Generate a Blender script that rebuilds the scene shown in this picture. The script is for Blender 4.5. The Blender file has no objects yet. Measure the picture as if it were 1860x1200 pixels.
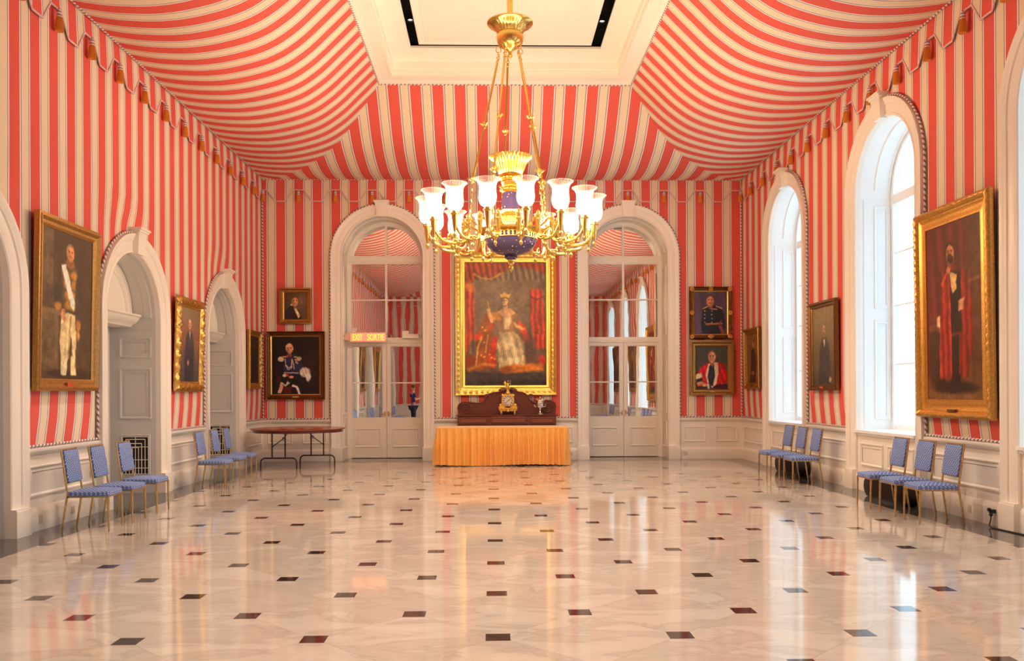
import bpy, bmesh, math, random
import numpy as np
from mathutils import Vector, Matrix
PI = math.pi
R = math.radians
sc = bpy.context.scene
C = sc.collection

# ------------------------------------------------------------------ camera, world, exposure
cam_d = bpy.data.cameras.new('camera')
cam = bpy.data.objects.new('camera', cam_d); C.objects.link(cam)
cam_d.sensor_width = 36.0; cam_d.sensor_fit = 'HORIZONTAL'
cam_d.lens = 1534.0 / 1860 * 36.0
cam_d.shift_x = 0.0; cam_d.shift_y = 110.9 / 1860
cam_d.clip_start = 0.05; cam_d.clip_end = 300
YAW, ROLL, EYE = 0.0249, 0.0043, 1.47
m = Matrix.Translation((0, 0, EYE)) @ Matrix.Rotation(-YAW, 4, 'Z') @ Matrix.Rotation(R(90), 4, 'X') @ Matrix.Rotation(-ROLL, 4, 'Z')
cam.matrix_world = m
sc.camera = cam

W = bpy.data.worlds.new('sky'); sc.world = W; W.use_nodes = True
bg = W.node_tree.nodes['Background']
bg.inputs[0].default_value = (0.60, 0.85, 1.0, 1); bg.inputs[1].default_value = 2.15
sc.view_settings.view_transform = 'Standard'; sc.view_settings.look = 'None'
sc.view_settings.gamma = 1.0; sc.view_settings.use_curve_mapping = False
sc.view_settings.exposure = 0.38
cy = sc.cycles
cy.max_bounces = 12; cy.diffuse_bounces = 6; cy.glossy_bounces = 5; cy.transmission_bounces = 8; cy.transparent_max_bounces = 24
cy.sample_clamp_indirect = 6.0; cy.caustics_reflective = False; cy.caustics_refractive = False
cy.use_denoising = True
SPOT_W = 340.0
BULB_W = 50.0          # emission of the chandelier lamps

# ------------------------------------------------------------------ room dimensions
YB, YN, XL, XR = 18.2, -2.6, -4.889, 5.459
ZT = 6.03
L_ARCH = [15.60, 11.71, 7.81, 3.90, 0.0]; L_HW, L_CW, L_SP = 0.865, 0.26, 2.52
R_WIN = [15.51, 11.57, 7.68, 3.75, -0.18]; R_HW, R_CW, R_SP = 0.88, 0.25, 4.35
B_DOOR = [-2.32, 2.97]; B_HW, B_CW, B_SP = 0.86, 0.24, 4.385
PER_L, PER_R, PER_B = 0.391, 0.3957, 0.3925

# ------------------------------------------------------------------ helpers
ORD = ['first', 'second', 'third', 'fourth', 'fifth', 'sixth', 'seventh', 'eighth', 'ninth', 'tenth', 'eleventh', 'twelfth', 'thirteenth', 'fourteenth', 'fifteenth', 'sixteenth', 'seventeenth', 'eighteenth', 'nineteenth', 'twentieth', 'twenty-first', 'twenty-second', 'twenty-third', 'twenty-fourth', 'twenty-fifth', 'twenty-sixth', 'twenty-seventh', 'twenty-eighth']
class MB:
    def __init__(s): s.v = []; s.f = []; s.uv = None; s.fm = []
    def add(s, vs, fs, mi=0):
        o = len(s.v); s.v += [tuple(p) for p in vs]; s.f += [tuple(i + o for i in f) for f in fs]; s.fm += [mi] * len(fs); return s
    def box(s, x0, x1, y0, y1, z0, z1, mi=0):
        vs = [(x, y, z) for x in (x0, x1) for y in (y0, y1) for z in (z0, z1)]
        return s.add(vs, [(0, 1, 3, 2), (4, 6, 7, 5), (0, 4, 5, 1), (2, 3, 7, 6), (0, 2, 6, 4), (1, 5, 7, 3)], mi)
    def lathe(s, prof, c=(0, 0, 0), n=24, flute=0, depth=0.0, mi=0, f_range=None):
        vs = []; fs = []
        for k, (r, z) in enumerate(prof):
            for i in range(n):
                a = 2 * PI * i / n
                rr = r
                if flute and (f_range is None or f_range[0] <= k <= f_range[1]): rr = r * (1 + depth * abs(math.cos(a * flute / 2)) - depth)
                vs.append((c[0] + rr * math.cos(a), c[1] + rr * math.sin(a), c[2] + z))
        for k in range(len(prof) - 1):
            for i in range(n):
                j = (i + 1) % n
                fs.append((k * n + i, k * n + j, (k + 1) * n + j, (k + 1) * n + i))
        if prof[0][0] > 1e-4: fs.append(tuple(range(n))[::-1])
        if prof[-1][0] > 1e-4: fs.append(tuple((len(prof) - 1) * n + i for i in range(n)))
        return s.add(vs, fs, mi)
    def lathe_open(s, prof, c=(0, 0, 0), n=24, mi=0):
        vs = []; fs = []
        for (r, z) in prof:
            for i in range(n):
                a = 2 * PI * i / n; vs.append((c[0] + r * math.cos(a), c[1] + r * math.sin(a), c[2] + z))
        for k in range(len(prof) - 1):
            for i in range(n):
                j = (i + 1) % n; fs.append((k * n + i, k * n + j, (k + 1) * n + j, (k + 1) * n + i))
        return s.add(vs, fs, mi)
    def tube(s, pts, rad, n=10, closed=False, mi=0, caps=True):
        pts = [Vector(p) for p in pts]; N = len(pts)
        if not hasattr(rad, '__len__'): rad = [rad] * N
        vs = []; fs = []; ref = None
        for i, p in enumerate(pts):
            if closed: t = pts[(i + 1) % N] - pts[i - 1]
            else: t = pts[min(i + 1, N - 1)] - pts[max(i - 1, 0)]
            t.normalize()
            if ref is None:
                ref = Vector((0, 0, 1)) if abs(t.z) < 0.9 else Vector((1, 0, 0))
            u = (ref - t * ref.dot(t)).normalized(); ref = u; w = t.cross(u)
            for k in range(n):
                a = 2 * PI * k / n; vs.append(p + (u * math.cos(a) + w * math.sin(a)) * rad[i])
        M = N if closed else N - 1
        for i in range(M):
            for k in range(n):
                j = (k + 1) % n; q = (i + 1) % N
                fs.append((i * n + k, i * n + j, q * n + j, q * n + k))
        if not closed and caps: fs += [tuple(range(n))[::-1], tuple((N - 1) * n + k for k in range(n))]
        return s.add(vs, fs, mi)
    def prism(s, poly, y0, y1, mi=0):          # polygon in xz, extruded along y
        n = len(poly); vs = [(x, y0, z) for x, z in poly] + [(x, y1, z) for x, z in poly]
        fs = [tuple(range(n)), tuple(range(n, 2 * n))[::-1]] + [(i, i + n, (i + 1) % n + n, (i + 1) % n) for i in range(n)]
        return s.add(vs, fs, mi)
    def ellipsoid(s, c, r, n=16, m_=10, mi=0):
        prof = [(math.sin(PI * k / m_), -math.cos(PI * k / m_)) for k in range(m_ + 1)]
        vs = []; fs = []
        for (pr, pz) in prof:
            for i in range(n):
                a = 2 * PI * i / n; vs.append((c[0] + r[0] * pr * math.cos(a), c[1] + r[1] * pr * math.sin(a), c[2] + r[2] * pz))
        for k in range(m_):
            for i in range(n):
                j = (i + 1) % n; fs.append((k * n + i, k * n + j, (k + 1) * n + j, (k + 1) * n + i))
        return s.add(vs, fs, mi)
    # sweep: path of (a,b); profile of (n,h): n = outward offset (right hand side of travel), h = protrusion
    def sweep(s, path, prof, closed=False, seg=None, disp=None, M=None, mi=0, closeprof=False):
        if M is None: M = lambda a, b, h: (a, -h, b)
        P = [Vector(p) for p in path]; N = len(P)
        def nrm(i, j):
            d = (P[j] - P[i]).normalized(); return Vector((d.y, -d.x))
        offs = []
        for i in range(N):
            if closed: n1 = nrm(i - 1, i); n2 = nrm(i, (i + 1) % N)
            else:
                n1 = nrm(i - 1, i) if i > 0 else nrm(0, 1)
                n2 = nrm(i, i + 1) if i < N - 1 else n1
            q = n1 + n2; offs.append(q / max(q.dot(n1), 0.2))
        st = []; L = 0.0
        rng = range(N) if closed else range(N - 1)
        for i in rng:
            j = (i + 1) % N; d = (P[j] - P[i]).length
            k = max(1, int(round(d / seg))) if seg else 1
            for t in range(k): st.append((P[i].lerp(P[j], t / k), offs[i].lerp(offs[j], t / k), L + d * t / k))
            L += d
        if not closed: st.append((P[-1], offs[-1], L))
        vs = []; fs = []; K = len(prof)
        for (p, o, l) in st:
            for k, (n_, h) in enumerate(prof):
                dn, dh = disp(l, k, L) if disp else (0, 0)
                q = p + o * (n_ + dn); vs.append(M(q.x, q.y, h + dh))
        T = len(st); rr = range(T) if closed else range(T - 1)
        kk = range(K) if closeprof else range(K - 1)
        for i in rr:
            j = (i + 1) % T
            for k in kk:
                l = (k + 1) % K
                fs.append((i * K + k, i * K + l, j * K + l, j * K + k))
        if not closed and K > 2:
            fs += [tuple(range(K)), tuple((T - 1) * K + k for k in range(K))[::-1]]
        return s.add(vs, fs, mi)

def build(name, mb, mats, parent=None, loc=(0, 0, 0), rz=0.0, smooth=35, uvs=None, recalc=True, rot=None):
    me = bpy.data.meshes.new(name)
    me.from_pydata(mb.v, [], mb.f)
    if not isinstance(mats, (list, tuple)): mats = [mats]
    for q in mats: me.materials.append(q)
    if len(mats) > 1:
        for p, k in zip(me.polygons, mb.fm): p.material_index = k
    if uvs is not None:
        ul = me.uv_layers.new(name='uv')
        co = [uvs(me.vertices[l.vertex_index].co) if callable(uvs) else uvs[l.vertex_index] for l in me.loops]
        ul.data.foreach_set('uv', [c for p in co for c in p])
    if recalc:
        b = bmesh.new(); b.from_mesh(me); bmesh.ops.recalc_face_normals(b, faces=b.faces); b.to_mesh(me); b.free()
    if smooth:
        me.shade_smooth(); me.set_sharp_from_angle(angle=R(smooth))
    o = bpy.data.objects.new(name, me); C.objects.link(o)
    o.location = loc; o.rotation_euler = rot if rot else (0, 0, rz)
    if parent: o.parent = parent
    return o
def tag(o, label, cat, group=None, kind=None):
    o['label'] = label; o['category'] = cat
    if group: o['group'] = group
    if kind: o['kind'] = kind
    return o
def empty(name, loc=(0, 0, 0), rz=0.0, label=None, cat=None, group=None, kind=None, tilt=0.0):
    o = bpy.data.objects.new(name, None); C.objects.link(o); o.empty_display_size = 0.1
    o.location = loc; o.rotation_euler = (tilt, 0, rz)
    if label: tag(o, label, cat, group, kind)
    return o

def copy_tree(o, parent=None):
    c = o.copy(); C.objects.link(c); c.parent = parent

    for ch in list(o.children):
        copy_tree(ch, c)
    return c

# ------------------------------------------------------------------ materials
def mat(name, base=(0.8, 0.8, 0.8), rough=0.5, metal=0.0, **kw):
    m = bpy.data.materials.new(name); m.use_nodes = True
    b = m.node_tree.nodes['Principled BSDF']
    b.inputs['Base Color'].default_value = (*base, 1); b.inputs['Roughness'].default_value = rough; b.inputs['Metallic'].default_value = metal
    for k, v in kw.items():
        key = k.replace('_', ' ')
        b.inputs[key].default_value = v
    return m
class NT:
    def __init__(s, m): s.t = m.node_tree; s.n = s.t.nodes; s.l = s.t.links; s.b = s.n.get('Principled BSDF')
    def node(s, ty, **kw):
        x = s.n.new(ty)
        for k, v in kw.items(): setattr(x, k, v)
        return x
    def lk(s, a, b): s.l.new(a, b)
    def math(s, op, a, b=None, c=None):
        x = s.n.new('ShaderNodeMath'); x.operation = op
        for i, q in enumerate((a, b, c)):
            if q is None: continue
            if isinstance(q, (int, float)): x.inputs[i].default_value = q
            else: s.l.new(q, x.inputs[i])
        return x.outputs[0]
    def mix(s, f, a, b):
        x = s.n.new('ShaderNodeMix'); x.data_type = 'RGBA'
        for i, q in ((0, f), (6, a), (7, b)):
            if isinstance(q, (int, float)): x.inputs[i].default_value = q
            elif isinstance(q, tuple): x.inputs[i].default_value = (*q[:3], 1)
            else: s.l.new(q, x.inputs[i])
        return x.outputs[2]
    def noise(s, vec, scale=5, detail=4, rough=0.5, dist=0.0):
        x = s.n.new('ShaderNodeTexNoise'); x.inputs['Scale'].default_value = scale; x.inputs['Detail'].default_value = detail
        x.inputs['Roughness'].default_value = rough; x.inputs['Distortion'].default_value = dist
        if vec is not None: s.l.new(vec, x.inputs['Vector'])
        return x
    def bump(s, h, strength=0.3, dist=0.01):
        x = s.n.new('ShaderNodeBump'); x.inputs['Strength'].default_value = strength; x.inputs['Distance'].default_value = dist
        s.l.new(h, x.inputs['Height']); s.l.new(x.outputs[0], s.b.inputs['Normal']); return x
    def obj(s): return s.n.new('ShaderNodeTexCoord').outputs['Object']
    def uv(s): return s.n.new('ShaderNodeTexCoord').outputs['UV']
    def xyz(s, v):
        x = s.n.new('ShaderNodeSeparateXYZ'); s.l.new(v, x.inputs[0]); return x.outputs
def srgb(r, g, b):
    f = lambda c: ((c / 255 + 0.055) / 1.055) ** 2.4 if c > 10 else c / 255 / 12.92
    return (f(r), f(g), f(b))

def painted(name, col, rough=0.35):
    m = mat(name, col, rough); t = NT(m)
    n = t.noise(t.obj(), 3, 3)
    t.lk(t.mix(n.outputs[0], tuple(c * 0.97 for c in col), tuple(min(1, c * 1.02) for c in col)), t.b.inputs['Base Color'])
    return m
M_WOOD = painted('cream_white_paint', (0.89, 0.835, 0.75), 0.35)
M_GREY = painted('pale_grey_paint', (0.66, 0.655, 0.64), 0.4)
M_WINP = painted('window_white_paint', (0.90, 0.91, 0.91), 0.4)
M_CEIL = painted('ceiling_cream_paint', (0.95, 0.90, 0.80), 0.6)

def stripes():
    m = mat('red_and_cream_striped_fabric', rough=0.85); t = NT(m)
    u = t.xyz(t.uv())[0]
    # fine wobble of the woven stripes
    f = t.math('FRACT', t.math('ADD', u, 0.5))          # 0.5 = centre of a red band
    d = t.math('ABSOLUTE', t.math('SUBTRACT', f, 0.5))  # 0 at the red centre, .5 at the cream centre
    ramp = t.node('ShaderNodeValToRGB'); ramp.color_ramp.interpolation = 'CONSTANT'
    cr = ramp.color_ramp
    red = (*srgb(227, 94, 83), 1); white = (*srgb(248, 238, 234), 1); grey = (*srgb(146, 130, 152), 1); cream = (*srgb(236, 220, 192), 1)
    cr.elements[0].position = 0; cr.elements[0].color = red
    cr.elements[1].position = 0.243 * 2; cr.elements[1].color = white
    for p, c in ((0.292, grey), (0.330, (*srgb(240, 226, 206), 1)), (0.345, cream)):
        e = cr.elements.new(p * 2); e.color = c
    t.lk(t.math('MULTIPLY', d, 2.0), ramp.inputs[0])
    n = t.noise(t.obj(), 60, 2)
    col = t.mix(t.math('MULTIPLY', n.outputs[0], 0.12), ramp.outputs[0], (0.5, 0.35, 0.3))
    t.lk(col, t.b.inputs['Base Color'])
    n2 = t.noise(t.obj(), 250, 2); t.bump(n2.outputs[0], 0.15, 0.004)
    t.b.inputs['Specular IOR Level'].default_value = 0.15
    return m
M_STRIPE = stripes()

def rope_mat():
    m = mat('twisted_white_and_grey_cord', rough=0.7); t = NT(m)
    x = t.xyz(t.uv()); f = t.math('FRACT', t.math('ADD', t.math('MULTIPLY', x[0], 14.0), x[1]))
    s = t.math('GREATER_THAN', f, 0.55)
    t.lk(t.mix(s, srgb(236, 222, 214), srgb(128, 108, 120)), t.b.inputs['Base Color'])
    return m
M_ROPE = rope_mat()
M_EDGE = painted('lilac_white_edging', srgb(218, 190, 190), 0.7)

def gold(name, col, rough, bump=0.4, scale=30, dark=0.35):
    m = mat(name, col, rough, 1.0); t = NT(m)
    n = t.noise(t.obj(), scale, 4, 0.6)
    r = t.node('ShaderNodeMapRange'); r.inputs[1].default_value = 0.35; r.inputs[2].default_value = 0.62
    t.lk(n.outputs[0], r.inputs[0])
    t.lk(t.mix(r.outputs[0], tuple(c * dark for c in col), col), t.b.inputs['Base Color'])
    t.bump(n.outputs[0], bump, 0.012)
    return m
M_GILT = gold('bright_gilding', (0.86, 0.57, 0.14), 0.36, 0.12, 40, 0.8)
M_GILT_OLD = gold('antique_gilding', (0.56, 0.33, 0.11), 0.42, 0.1, 45, 0.72)
M_GILT_DARK = gold('dark_bronzed_wood', (0.28, 0.14, 0.06), 0.42, 0.1, 45, 0.7)
M_GILT_MID = gold('worn_gold_leaf', (0.82, 0.48, 0.13), 0.40, 0.12, 45, 0.7)
M_BRASS = gold('polished_brass', (0.86, 0.59, 0.17), 0.22, 0.03, 15, 0.9)
M_CHAIRMETAL = gold('gold_chair_metal', (0.66, 0.47, 0.22), 0.35, 0.05, 20, 0.8)
M_SILVER = mat('polished_silver', (0.85, 0.83, 0.8), 0.15, 1.0)
M_BLACK = mat('matt_black', (0.01, 0.01, 0.011), 0.5)
M_NEARBLACK = mat('near_black_shade_and_board', (0.015, 0.013, 0.012), 0.8)
M_STEEL = mat('dark_brown_steel', (0.07, 0.045, 0.04), 0.4, 0.6)
def wood(name, c1, c2, rough=0.25, axis_scale=(1, 8, 8)):
    m = mat(name, c1, rough); t = NT(m)
    mp = t.node('ShaderNodeMapping'); mp.inputs['Scale'].default_value = axis_scale; t.lk(t.obj(), mp.inputs[0])
    n = t.noise(mp.outputs[0], 4, 5, 0.6, 0.6)
    t.lk(t.mix(n.outputs[0], c1, c2), t.b.inputs['Base Color'])
    return m
M_MAHOG = wood('mahogany', (0.10, 0.024, 0.018), (0.21, 0.06, 0.04), 0.22)
M_MAHOG_LIT = wood('mahogany_lit_copy', (0.17, 0.05, 0.03), (0.27, 0.09, 0.055), 0.22)  # lightened mahogany copy: shadow-line contrast of the drawers put into the colour
M_TABLE = wood('red_laminate_wood', (0.22, 0.045, 0.02), (0.36, 0.09, 0.04), 0.2)

def blue_fabric(name, ax):
    m = mat(name, rough=0.8); t = NT(m); x = t.xyz(t.obj())
    a, b = (t.math('ADD', x[0], x[2]), t.math('ADD', x[1], x[2])) if ax == 'xy' else (t.math('ADD', x[0], x[1]), t.math('ADD', x[2], x[1]))
    s = 1 / 0.046
    p = t.math('MULTIPLY', t.math('ADD', a, b), s); q = t.math('MULTIPLY', t.math('SUBTRACT', a, b), s)
    fp = t.math('SUBTRACT', t.math('FRACT', p), 0.5); fq = t.math('SUBTRACT', t.math('FRACT', q), 0.5)
    d = t.math('SQRT', t.math('ADD', t.math('MULTIPLY', fp, fp), t.math('MULTIPLY', fq, fq)))
    k = t.math('LESS_THAN', d, 0.19)
    n = t.noise(t.obj(), 30, 2)
    base = t.mix(n.outputs[0], srgb(90, 114, 172), srgb(110, 134, 188))
    t.lk(t.mix(k, base, srgb(222, 228, 238)), t.b.inputs['Base Color'])
    t.b.inputs['Specular IOR Level'].default_value = 0.2
    return m
M_BLUE_S = blue_fabric('blue_dotted_upholstery_seat', 'xy'); M_BLUE_B = blue_fabric('blue_dotted_upholstery_back', 'xz')

def floor_mat():
    m = mat('white_marble_floor_with_black_dots', rough=0.1); t = NT(m)
    x = t.xyz(t.obj()); s = 1.0966
    u = t.math('DIVIDE', t.math('SUBTRACT', x[0], 0.0358), s); v = t.math('DIVIDE', t.math('SUBTRACT', x[1], 5.0592), s)
    a = t.math('ADD', u, v); b = t.math('SUBTRACT', u, v)
    ar = t.math('SUBTRACT', a, t.math('ROUND', a)); br = t.math('SUBTRACT', b, t.math('ROUND', b))
    ur = t.math('ABSOLUTE', t.math('MULTIPLY', t.math('ADD', ar, br), 0.5)); vr = t.math('ABSOLUTE', t.math('MULTIPLY', t.math('SUBTRACT', ar, br), 0.5))
    dot = t.math('LESS_THAN', t.math('MAXIMUM', ur, vr), 0.0675)
    joint = t.math('LESS_THAN', t.math('MINIMUM', t.math('ABSOLUTE', ar), t.math('ABSOLUTE', br)), 0.0035)
    cmb = t.node('ShaderNodeCombineXYZ'); t.lk(t.math('FLOOR', a), cmb.inputs[0]); t.lk(t.math('FLOOR', b), cmb.inputs[1])
    wn = t.node('ShaderNodeTexWhiteNoise'); t.lk(cmb.outputs[0], wn.inputs[0])
    off = t.node('ShaderNodeVectorMath', operation='SCALE'); off.inputs[3].default_value = 9.0; t.lk(wn.outputs['Color'], off.inputs[0])
    add = t.node('ShaderNodeVectorMath', operation='ADD'); t.lk(t.obj(), add.inputs[0]); t.lk(off.outputs[0], add.inputs[1])
    mp = t.node('ShaderNodeMapping'); mp.inputs['Scale'].default_value = (1.0, 2.6, 1); mp.inputs['Rotation'].default_value = (0, 0, 0.5); t.lk(add.outputs[0], mp.inputs[0])
    n1 = t.noise(mp.outputs[0], 1.1, 6, 0.6, 0.7)
    vein = t.math('SUBTRACT', 1.0, t.math('MULTIPLY', t.math('ABSOLUTE', t.math('SUBTRACT', n1.outputs[0], 0.5)), 26.0))
    vein = t.math('MULTIPLY', t.math('MAXIMUM', vein, 0.0), 0.32)
    n2 = t.noise(mp.outputs[0], 1.1, 6, 0.65, 0.7)
    mr = t.node('ShaderNodeMapRange'); mr.inputs[1].default_value = 0.15; mr.inputs[2].default_value = 0.75; t.lk(n2.outputs[0], mr.inputs[0])
    base = t.mix(mr.outputs[0], (0.39, 0.32, 0.25), (0.61, 0.535, 0.455))
    tint = t.math('MULTIPLY', wn.outputs['Value'], 0.15)
    base = t.mix(tint, base, (0.50, 0.42, 0.34))
    base = t.mix(vein, base, (0.27, 0.235, 0.205))
    base = t.mix(t.math('MULTIPLY', joint, 0.45), base, (0.30, 0.24, 0.19))
    nd = t.noise(t.obj(), 18, 4)
    black = t.mix(nd.outputs[0], (0.022, 0.012, 0.012), (0.05, 0.03, 0.03))
    col = t.mix(dot, base, black)
    # dark border round the room
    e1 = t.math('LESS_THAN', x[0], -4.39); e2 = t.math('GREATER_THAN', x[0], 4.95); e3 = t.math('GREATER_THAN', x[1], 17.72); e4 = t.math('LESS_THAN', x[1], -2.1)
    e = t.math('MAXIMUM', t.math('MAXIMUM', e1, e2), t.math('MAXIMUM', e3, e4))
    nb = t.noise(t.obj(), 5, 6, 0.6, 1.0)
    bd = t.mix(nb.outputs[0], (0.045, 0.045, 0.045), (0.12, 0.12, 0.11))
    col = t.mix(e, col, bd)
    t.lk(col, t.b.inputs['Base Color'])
    nr = t.noise(t.obj(), 2.5, 3)
    t.lk(t.math('ADD', t.math('MULTIPLY', nr.outputs[0], 0.05), 0.045), t.b.inputs['Roughness'])
    t.b.inputs['IOR'].default_value = 1.55
    n4 = t.noise(t.obj(), 1.3, 2); t.bump(n4.outputs[0], 0.05, 0.02)
    return m
M_FLOOR = floor_mat()

def mirror_mat():
    m = mat('old_wavy_mirror_glass', (0.90, 0.92, 0.92), 0.0, 1.0); t = NT(m)
    mp = t.node('ShaderNodeMapping'); mp.inputs['Scale'].default_value = (2.2, 1, 1.0); t.lk(t.obj(), mp.inputs[0])
    n = t.noise(mp.outputs[0], 1.5, 1.5, 0.4); t.bump(n.outputs[0], 0.10, 0.005)
    return m
M_MIRROR = mirror_mat()
def thin_glass(name, fac=0.12, tint=(1, 1, 1)):
    m = bpy.data.materials.new(name); m.use_nodes = True; nt = m.node_tree; nt.nodes.clear()
    o = nt.nodes.new('ShaderNodeOutputMaterial'); mx = nt.nodes.new('ShaderNodeMixShader')
    tr = nt.nodes.new('ShaderNodeBsdfTransparent'); gl = nt.nodes.new('ShaderNodeBsdfGlossy'); gl.inputs['Roughness'].default_value = 0.03
    lw = nt.nodes.new('ShaderNodeLayerWeight'); lw.inputs[0].default_value = fac
    tr.inputs[0].default_value = (*tint, 1); nt.links.new(lw.outputs['Facing'], mx.inputs[0])
    nt.links.new(tr.outputs[0], mx.inputs[1]); nt.links.new(gl.outputs[0], mx.inputs[2]); nt.links.new(mx.outputs[0], o.inputs[0]); return m
M_GLASS = thin_glass('clear_window_glass', 0.06)
M_SHADE = bpy.data.materials.new('clear_lamp_glass'); M_SHADE.use_nodes = True; _n = M_SHADE.node_tree; _n.nodes.clear()
_o = _n.nodes.new('ShaderNodeOutputMaterial'); _mx = _n.nodes.new('ShaderNodeMixShader'); _tr = _n.nodes.new('ShaderNodeBsdfTransparent'); _tl = _n.nodes.new('ShaderNodeBsdfTranslucent'); _df = _n.nodes.new('ShaderNodeBsdfDiffuse'); _ad = _n.nodes.new('ShaderNodeMixShader')
_lw = _n.nodes.new('ShaderNodeLayerWeight'); _lw.inputs[0].default_value = 0.25; _mp = _n.nodes.new('ShaderNodeMapRange'); _mp.inputs[3].default_value = 0.03; _mp.inputs[4].default_value = 0.4
_tl.inputs[0].default_value = (0.95, 0.9, 0.85, 1); _df.inputs[0].default_value = (0.95, 0.9, 0.85, 1)
_n.links.new(_lw.outputs['Facing'], _mp.inputs[0]); _n.links.new(_mp.outputs[0], _mx.inputs[0]); _n.links.new(_tl.outputs[0], _ad.inputs[1]); _n.links.new(_df.outputs[0], _ad.inputs[2])
_n.links.new(_tr.outputs[0], _mx.inputs[1]); _n.links.new(_ad.outputs[0], _mx.inputs[2]); _n.links.new(_mx.outputs[0], _o.inputs[0])
def emit(name, col, s):
    m = bpy.data.materials.new(name); m.use_nodes = True; b = m.node_tree.nodes['Principled BSDF']
    b.inputs['Base Color'].default_value = (*col, 1); b.inputs['Emission Color'].default_value = (*col, 1); b.inputs['Emission Strength'].default_value = s; return m
M_LAMP = emit('glowing_frosted_lamp', (1.0, 0.745, 0.47), BULB_W)
def cobalt():
    m = mat('cobalt_enamel_with_gold_stars', (0.02, 0.012, 0.10), 0.12); t = NT(m)
    v = t.node('ShaderNodeTexVoronoi'); v.inputs['Scale'].default_value = 17; v.inputs['Randomness'].default_value = 0.6; t.lk(t.obj(), v.inputs['Vector'])
    k = t.math('LESS_THAN', v.outputs['Distance'], 0.16)
    t.lk(t.mix(k, (0.075, 0.05, 0.13), (0.9, 0.62, 0.3)), t.b.inputs['Base Color'])
    return m
M_COBALT = cobalt()
M_SKIRT = mat('gold_satin_cloth', srgb(238, 172, 80), 0.42, Sheen_Weight=0.3)
M_CLOTH = mat('pale_table_cover', srgb(232, 205, 165), 0.7)
M_TASSEL = painted('gold_tassel_fringe', srgb(218, 140, 48), 0.7)
def cap_mat():
    m = mat('lilac_and_white_tassel_head', rough=0.7); t = NT(m); z = t.xyz(t.obj())[2]
    s = t.math('GREATER_THAN', t.math('FRACT', t.math('MULTIPLY', z, 28.0)), 0.6)
    t.lk(t.mix(s, srgb(232, 216, 208), srgb(150, 125, 150)), t.b.inputs['Base Color']); return m
M_CAP = cap_mat()

# ------------------------------------------------------------------ structure: floor, walls
mb = MB(); mb.add([(XL - 1.2, YN - 0.3, 0), (XR + 1.0, YN - 0.3, 0), (XR + 1.0, YB + 1.0, 0), (XL - 1.2, YB + 1.0, 0)], [(0, 1, 2, 3)])
tag(build('floor', mb, M_FLOOR, smooth=0), 'polished white marble floor with small black square insets and a dark border', 'floor', kind='structure')

def clamp(x, a=0.0, b=1.0): return max(a, min(b, x))
def sm(x): x = clamp(x); return x * x * (3 - 2 * x)
LA = dict(loc=(XL, 0, 0), rz=R(90)); RA = dict(loc=(XR, 0, 0), rz=R(-90)); BA = dict(loc=(0, YB, 0), rz=0.0); NA = dict(loc=(0, YN, 0), rz=R(180))
# local a coordinate: left wall a = Y, right wall a = -Y, back wall a = X, near wall a = -X
def arch_top(a, c, r, sp):
    return sp + math.sqrt(max(r * r - (a - c) ** 2, 0))
def striped_wall(name, a0, a1, openings, sill, phase, label, at, rope_z=0.86):
    # openings: (centre, radius, spring); fabric covers rope_z..ZT outside the openings (cut a little inside the casing)
    xs = set(); n = int((a1 - a0) / 0.12)
    for i in range(n + 1): xs.add(round(a0 + (a1 - a0) * i / n, 4))
    for (c, r, sp) in openings:
        for k in range(25): xs.add(round(c - r * math.cos(PI * k / 24), 4))
    xs = sorted(x for x in xs if a0 - 1e-6 <= x <= a1 + 1e-6)
    mb = MB(); uv = []
    def col(xa, xb, la, lb):
        K = 14; vs = []
        for k in range(K + 1):
            for (x, lo) in ((xa, la), (xb, lb)):
                z = lo + (ZT - lo) * k / K; vs.append((x, 0, z)); uv.append((phase(x, z), z))
        mb.add(vs, [(2 * k, 2 * k + 1, 2 * k + 3, 2 * k + 2) for k in range(K)])
    for xa, xb in zip(xs[:-1], xs[1:]):
        if xb - xa < 1e-4: continue
        mid = (xa + xb) / 2; la = lb = rope_z; op = None
        for (c, r, sp) in openings:
            if abs(mid - c) < r: la, lb, op = arch_top(xa, c, r, sp), arch_top(xb, c, r, sp), 1
        col(xa, xb, la, lb)
    return tag(build(name, mb, M_STRIPE, smooth=0, uvs=uv, recalc=False, **at), label, 'wall', kind='structure')
def warp(Y, z, arches, rad, sp, amp):
    w = 0.13 * sm((1.55 - z) / 0.7) ** 1.5 if sp < 4 or z < 2 else 0.0
    for c in arches:
        top = sp + rad
        w += amp * math.exp(-((Y - c + 0.2) / 0.6) ** 2) * sm((top + 0.5 - z) / 0.6)
    return w
ph_left = lambda a, z: (YB - (a + warp(a, z, L_ARCH, L_HW + L_CW, L_SP, 0.2))) / PER_L
ph_right = lambda a, z: (YB - (-a + warp(-a, z, R_WIN, R_HW + R_CW, R_SP, 0.03))) / PER_R
ph_back = lambda a, z: (a + 4.88) / PER_B
ph_near = lambda a, z: (a + XR) / PER_B
striped_wall('wall_left', YN, YB, [(c, L_HW + 0.03, L_SP) for c in L_ARCH], False, ph_left, 'left wall hung with red and cream striped fabric above white arches', LA)
striped_wall('wall_right', -YB, -YN, [(-c, R_HW + 0.03, R_SP) for c in R_WIN], True, ph_right, 'right wall hung with red and cream striped fabric between tall windows', RA)
striped_wall('wall_back', XL, XR, [(c, B_HW + 0.03, B_SP) for c in B_DOOR], False, ph_back, 'back wall hung with red and cream striped fabric behind the big portrait', BA)
striped_wall('wall_front', -XR, -XL, [], False, ph_near, 'striped wall at the camera end of the room', NA)

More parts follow.
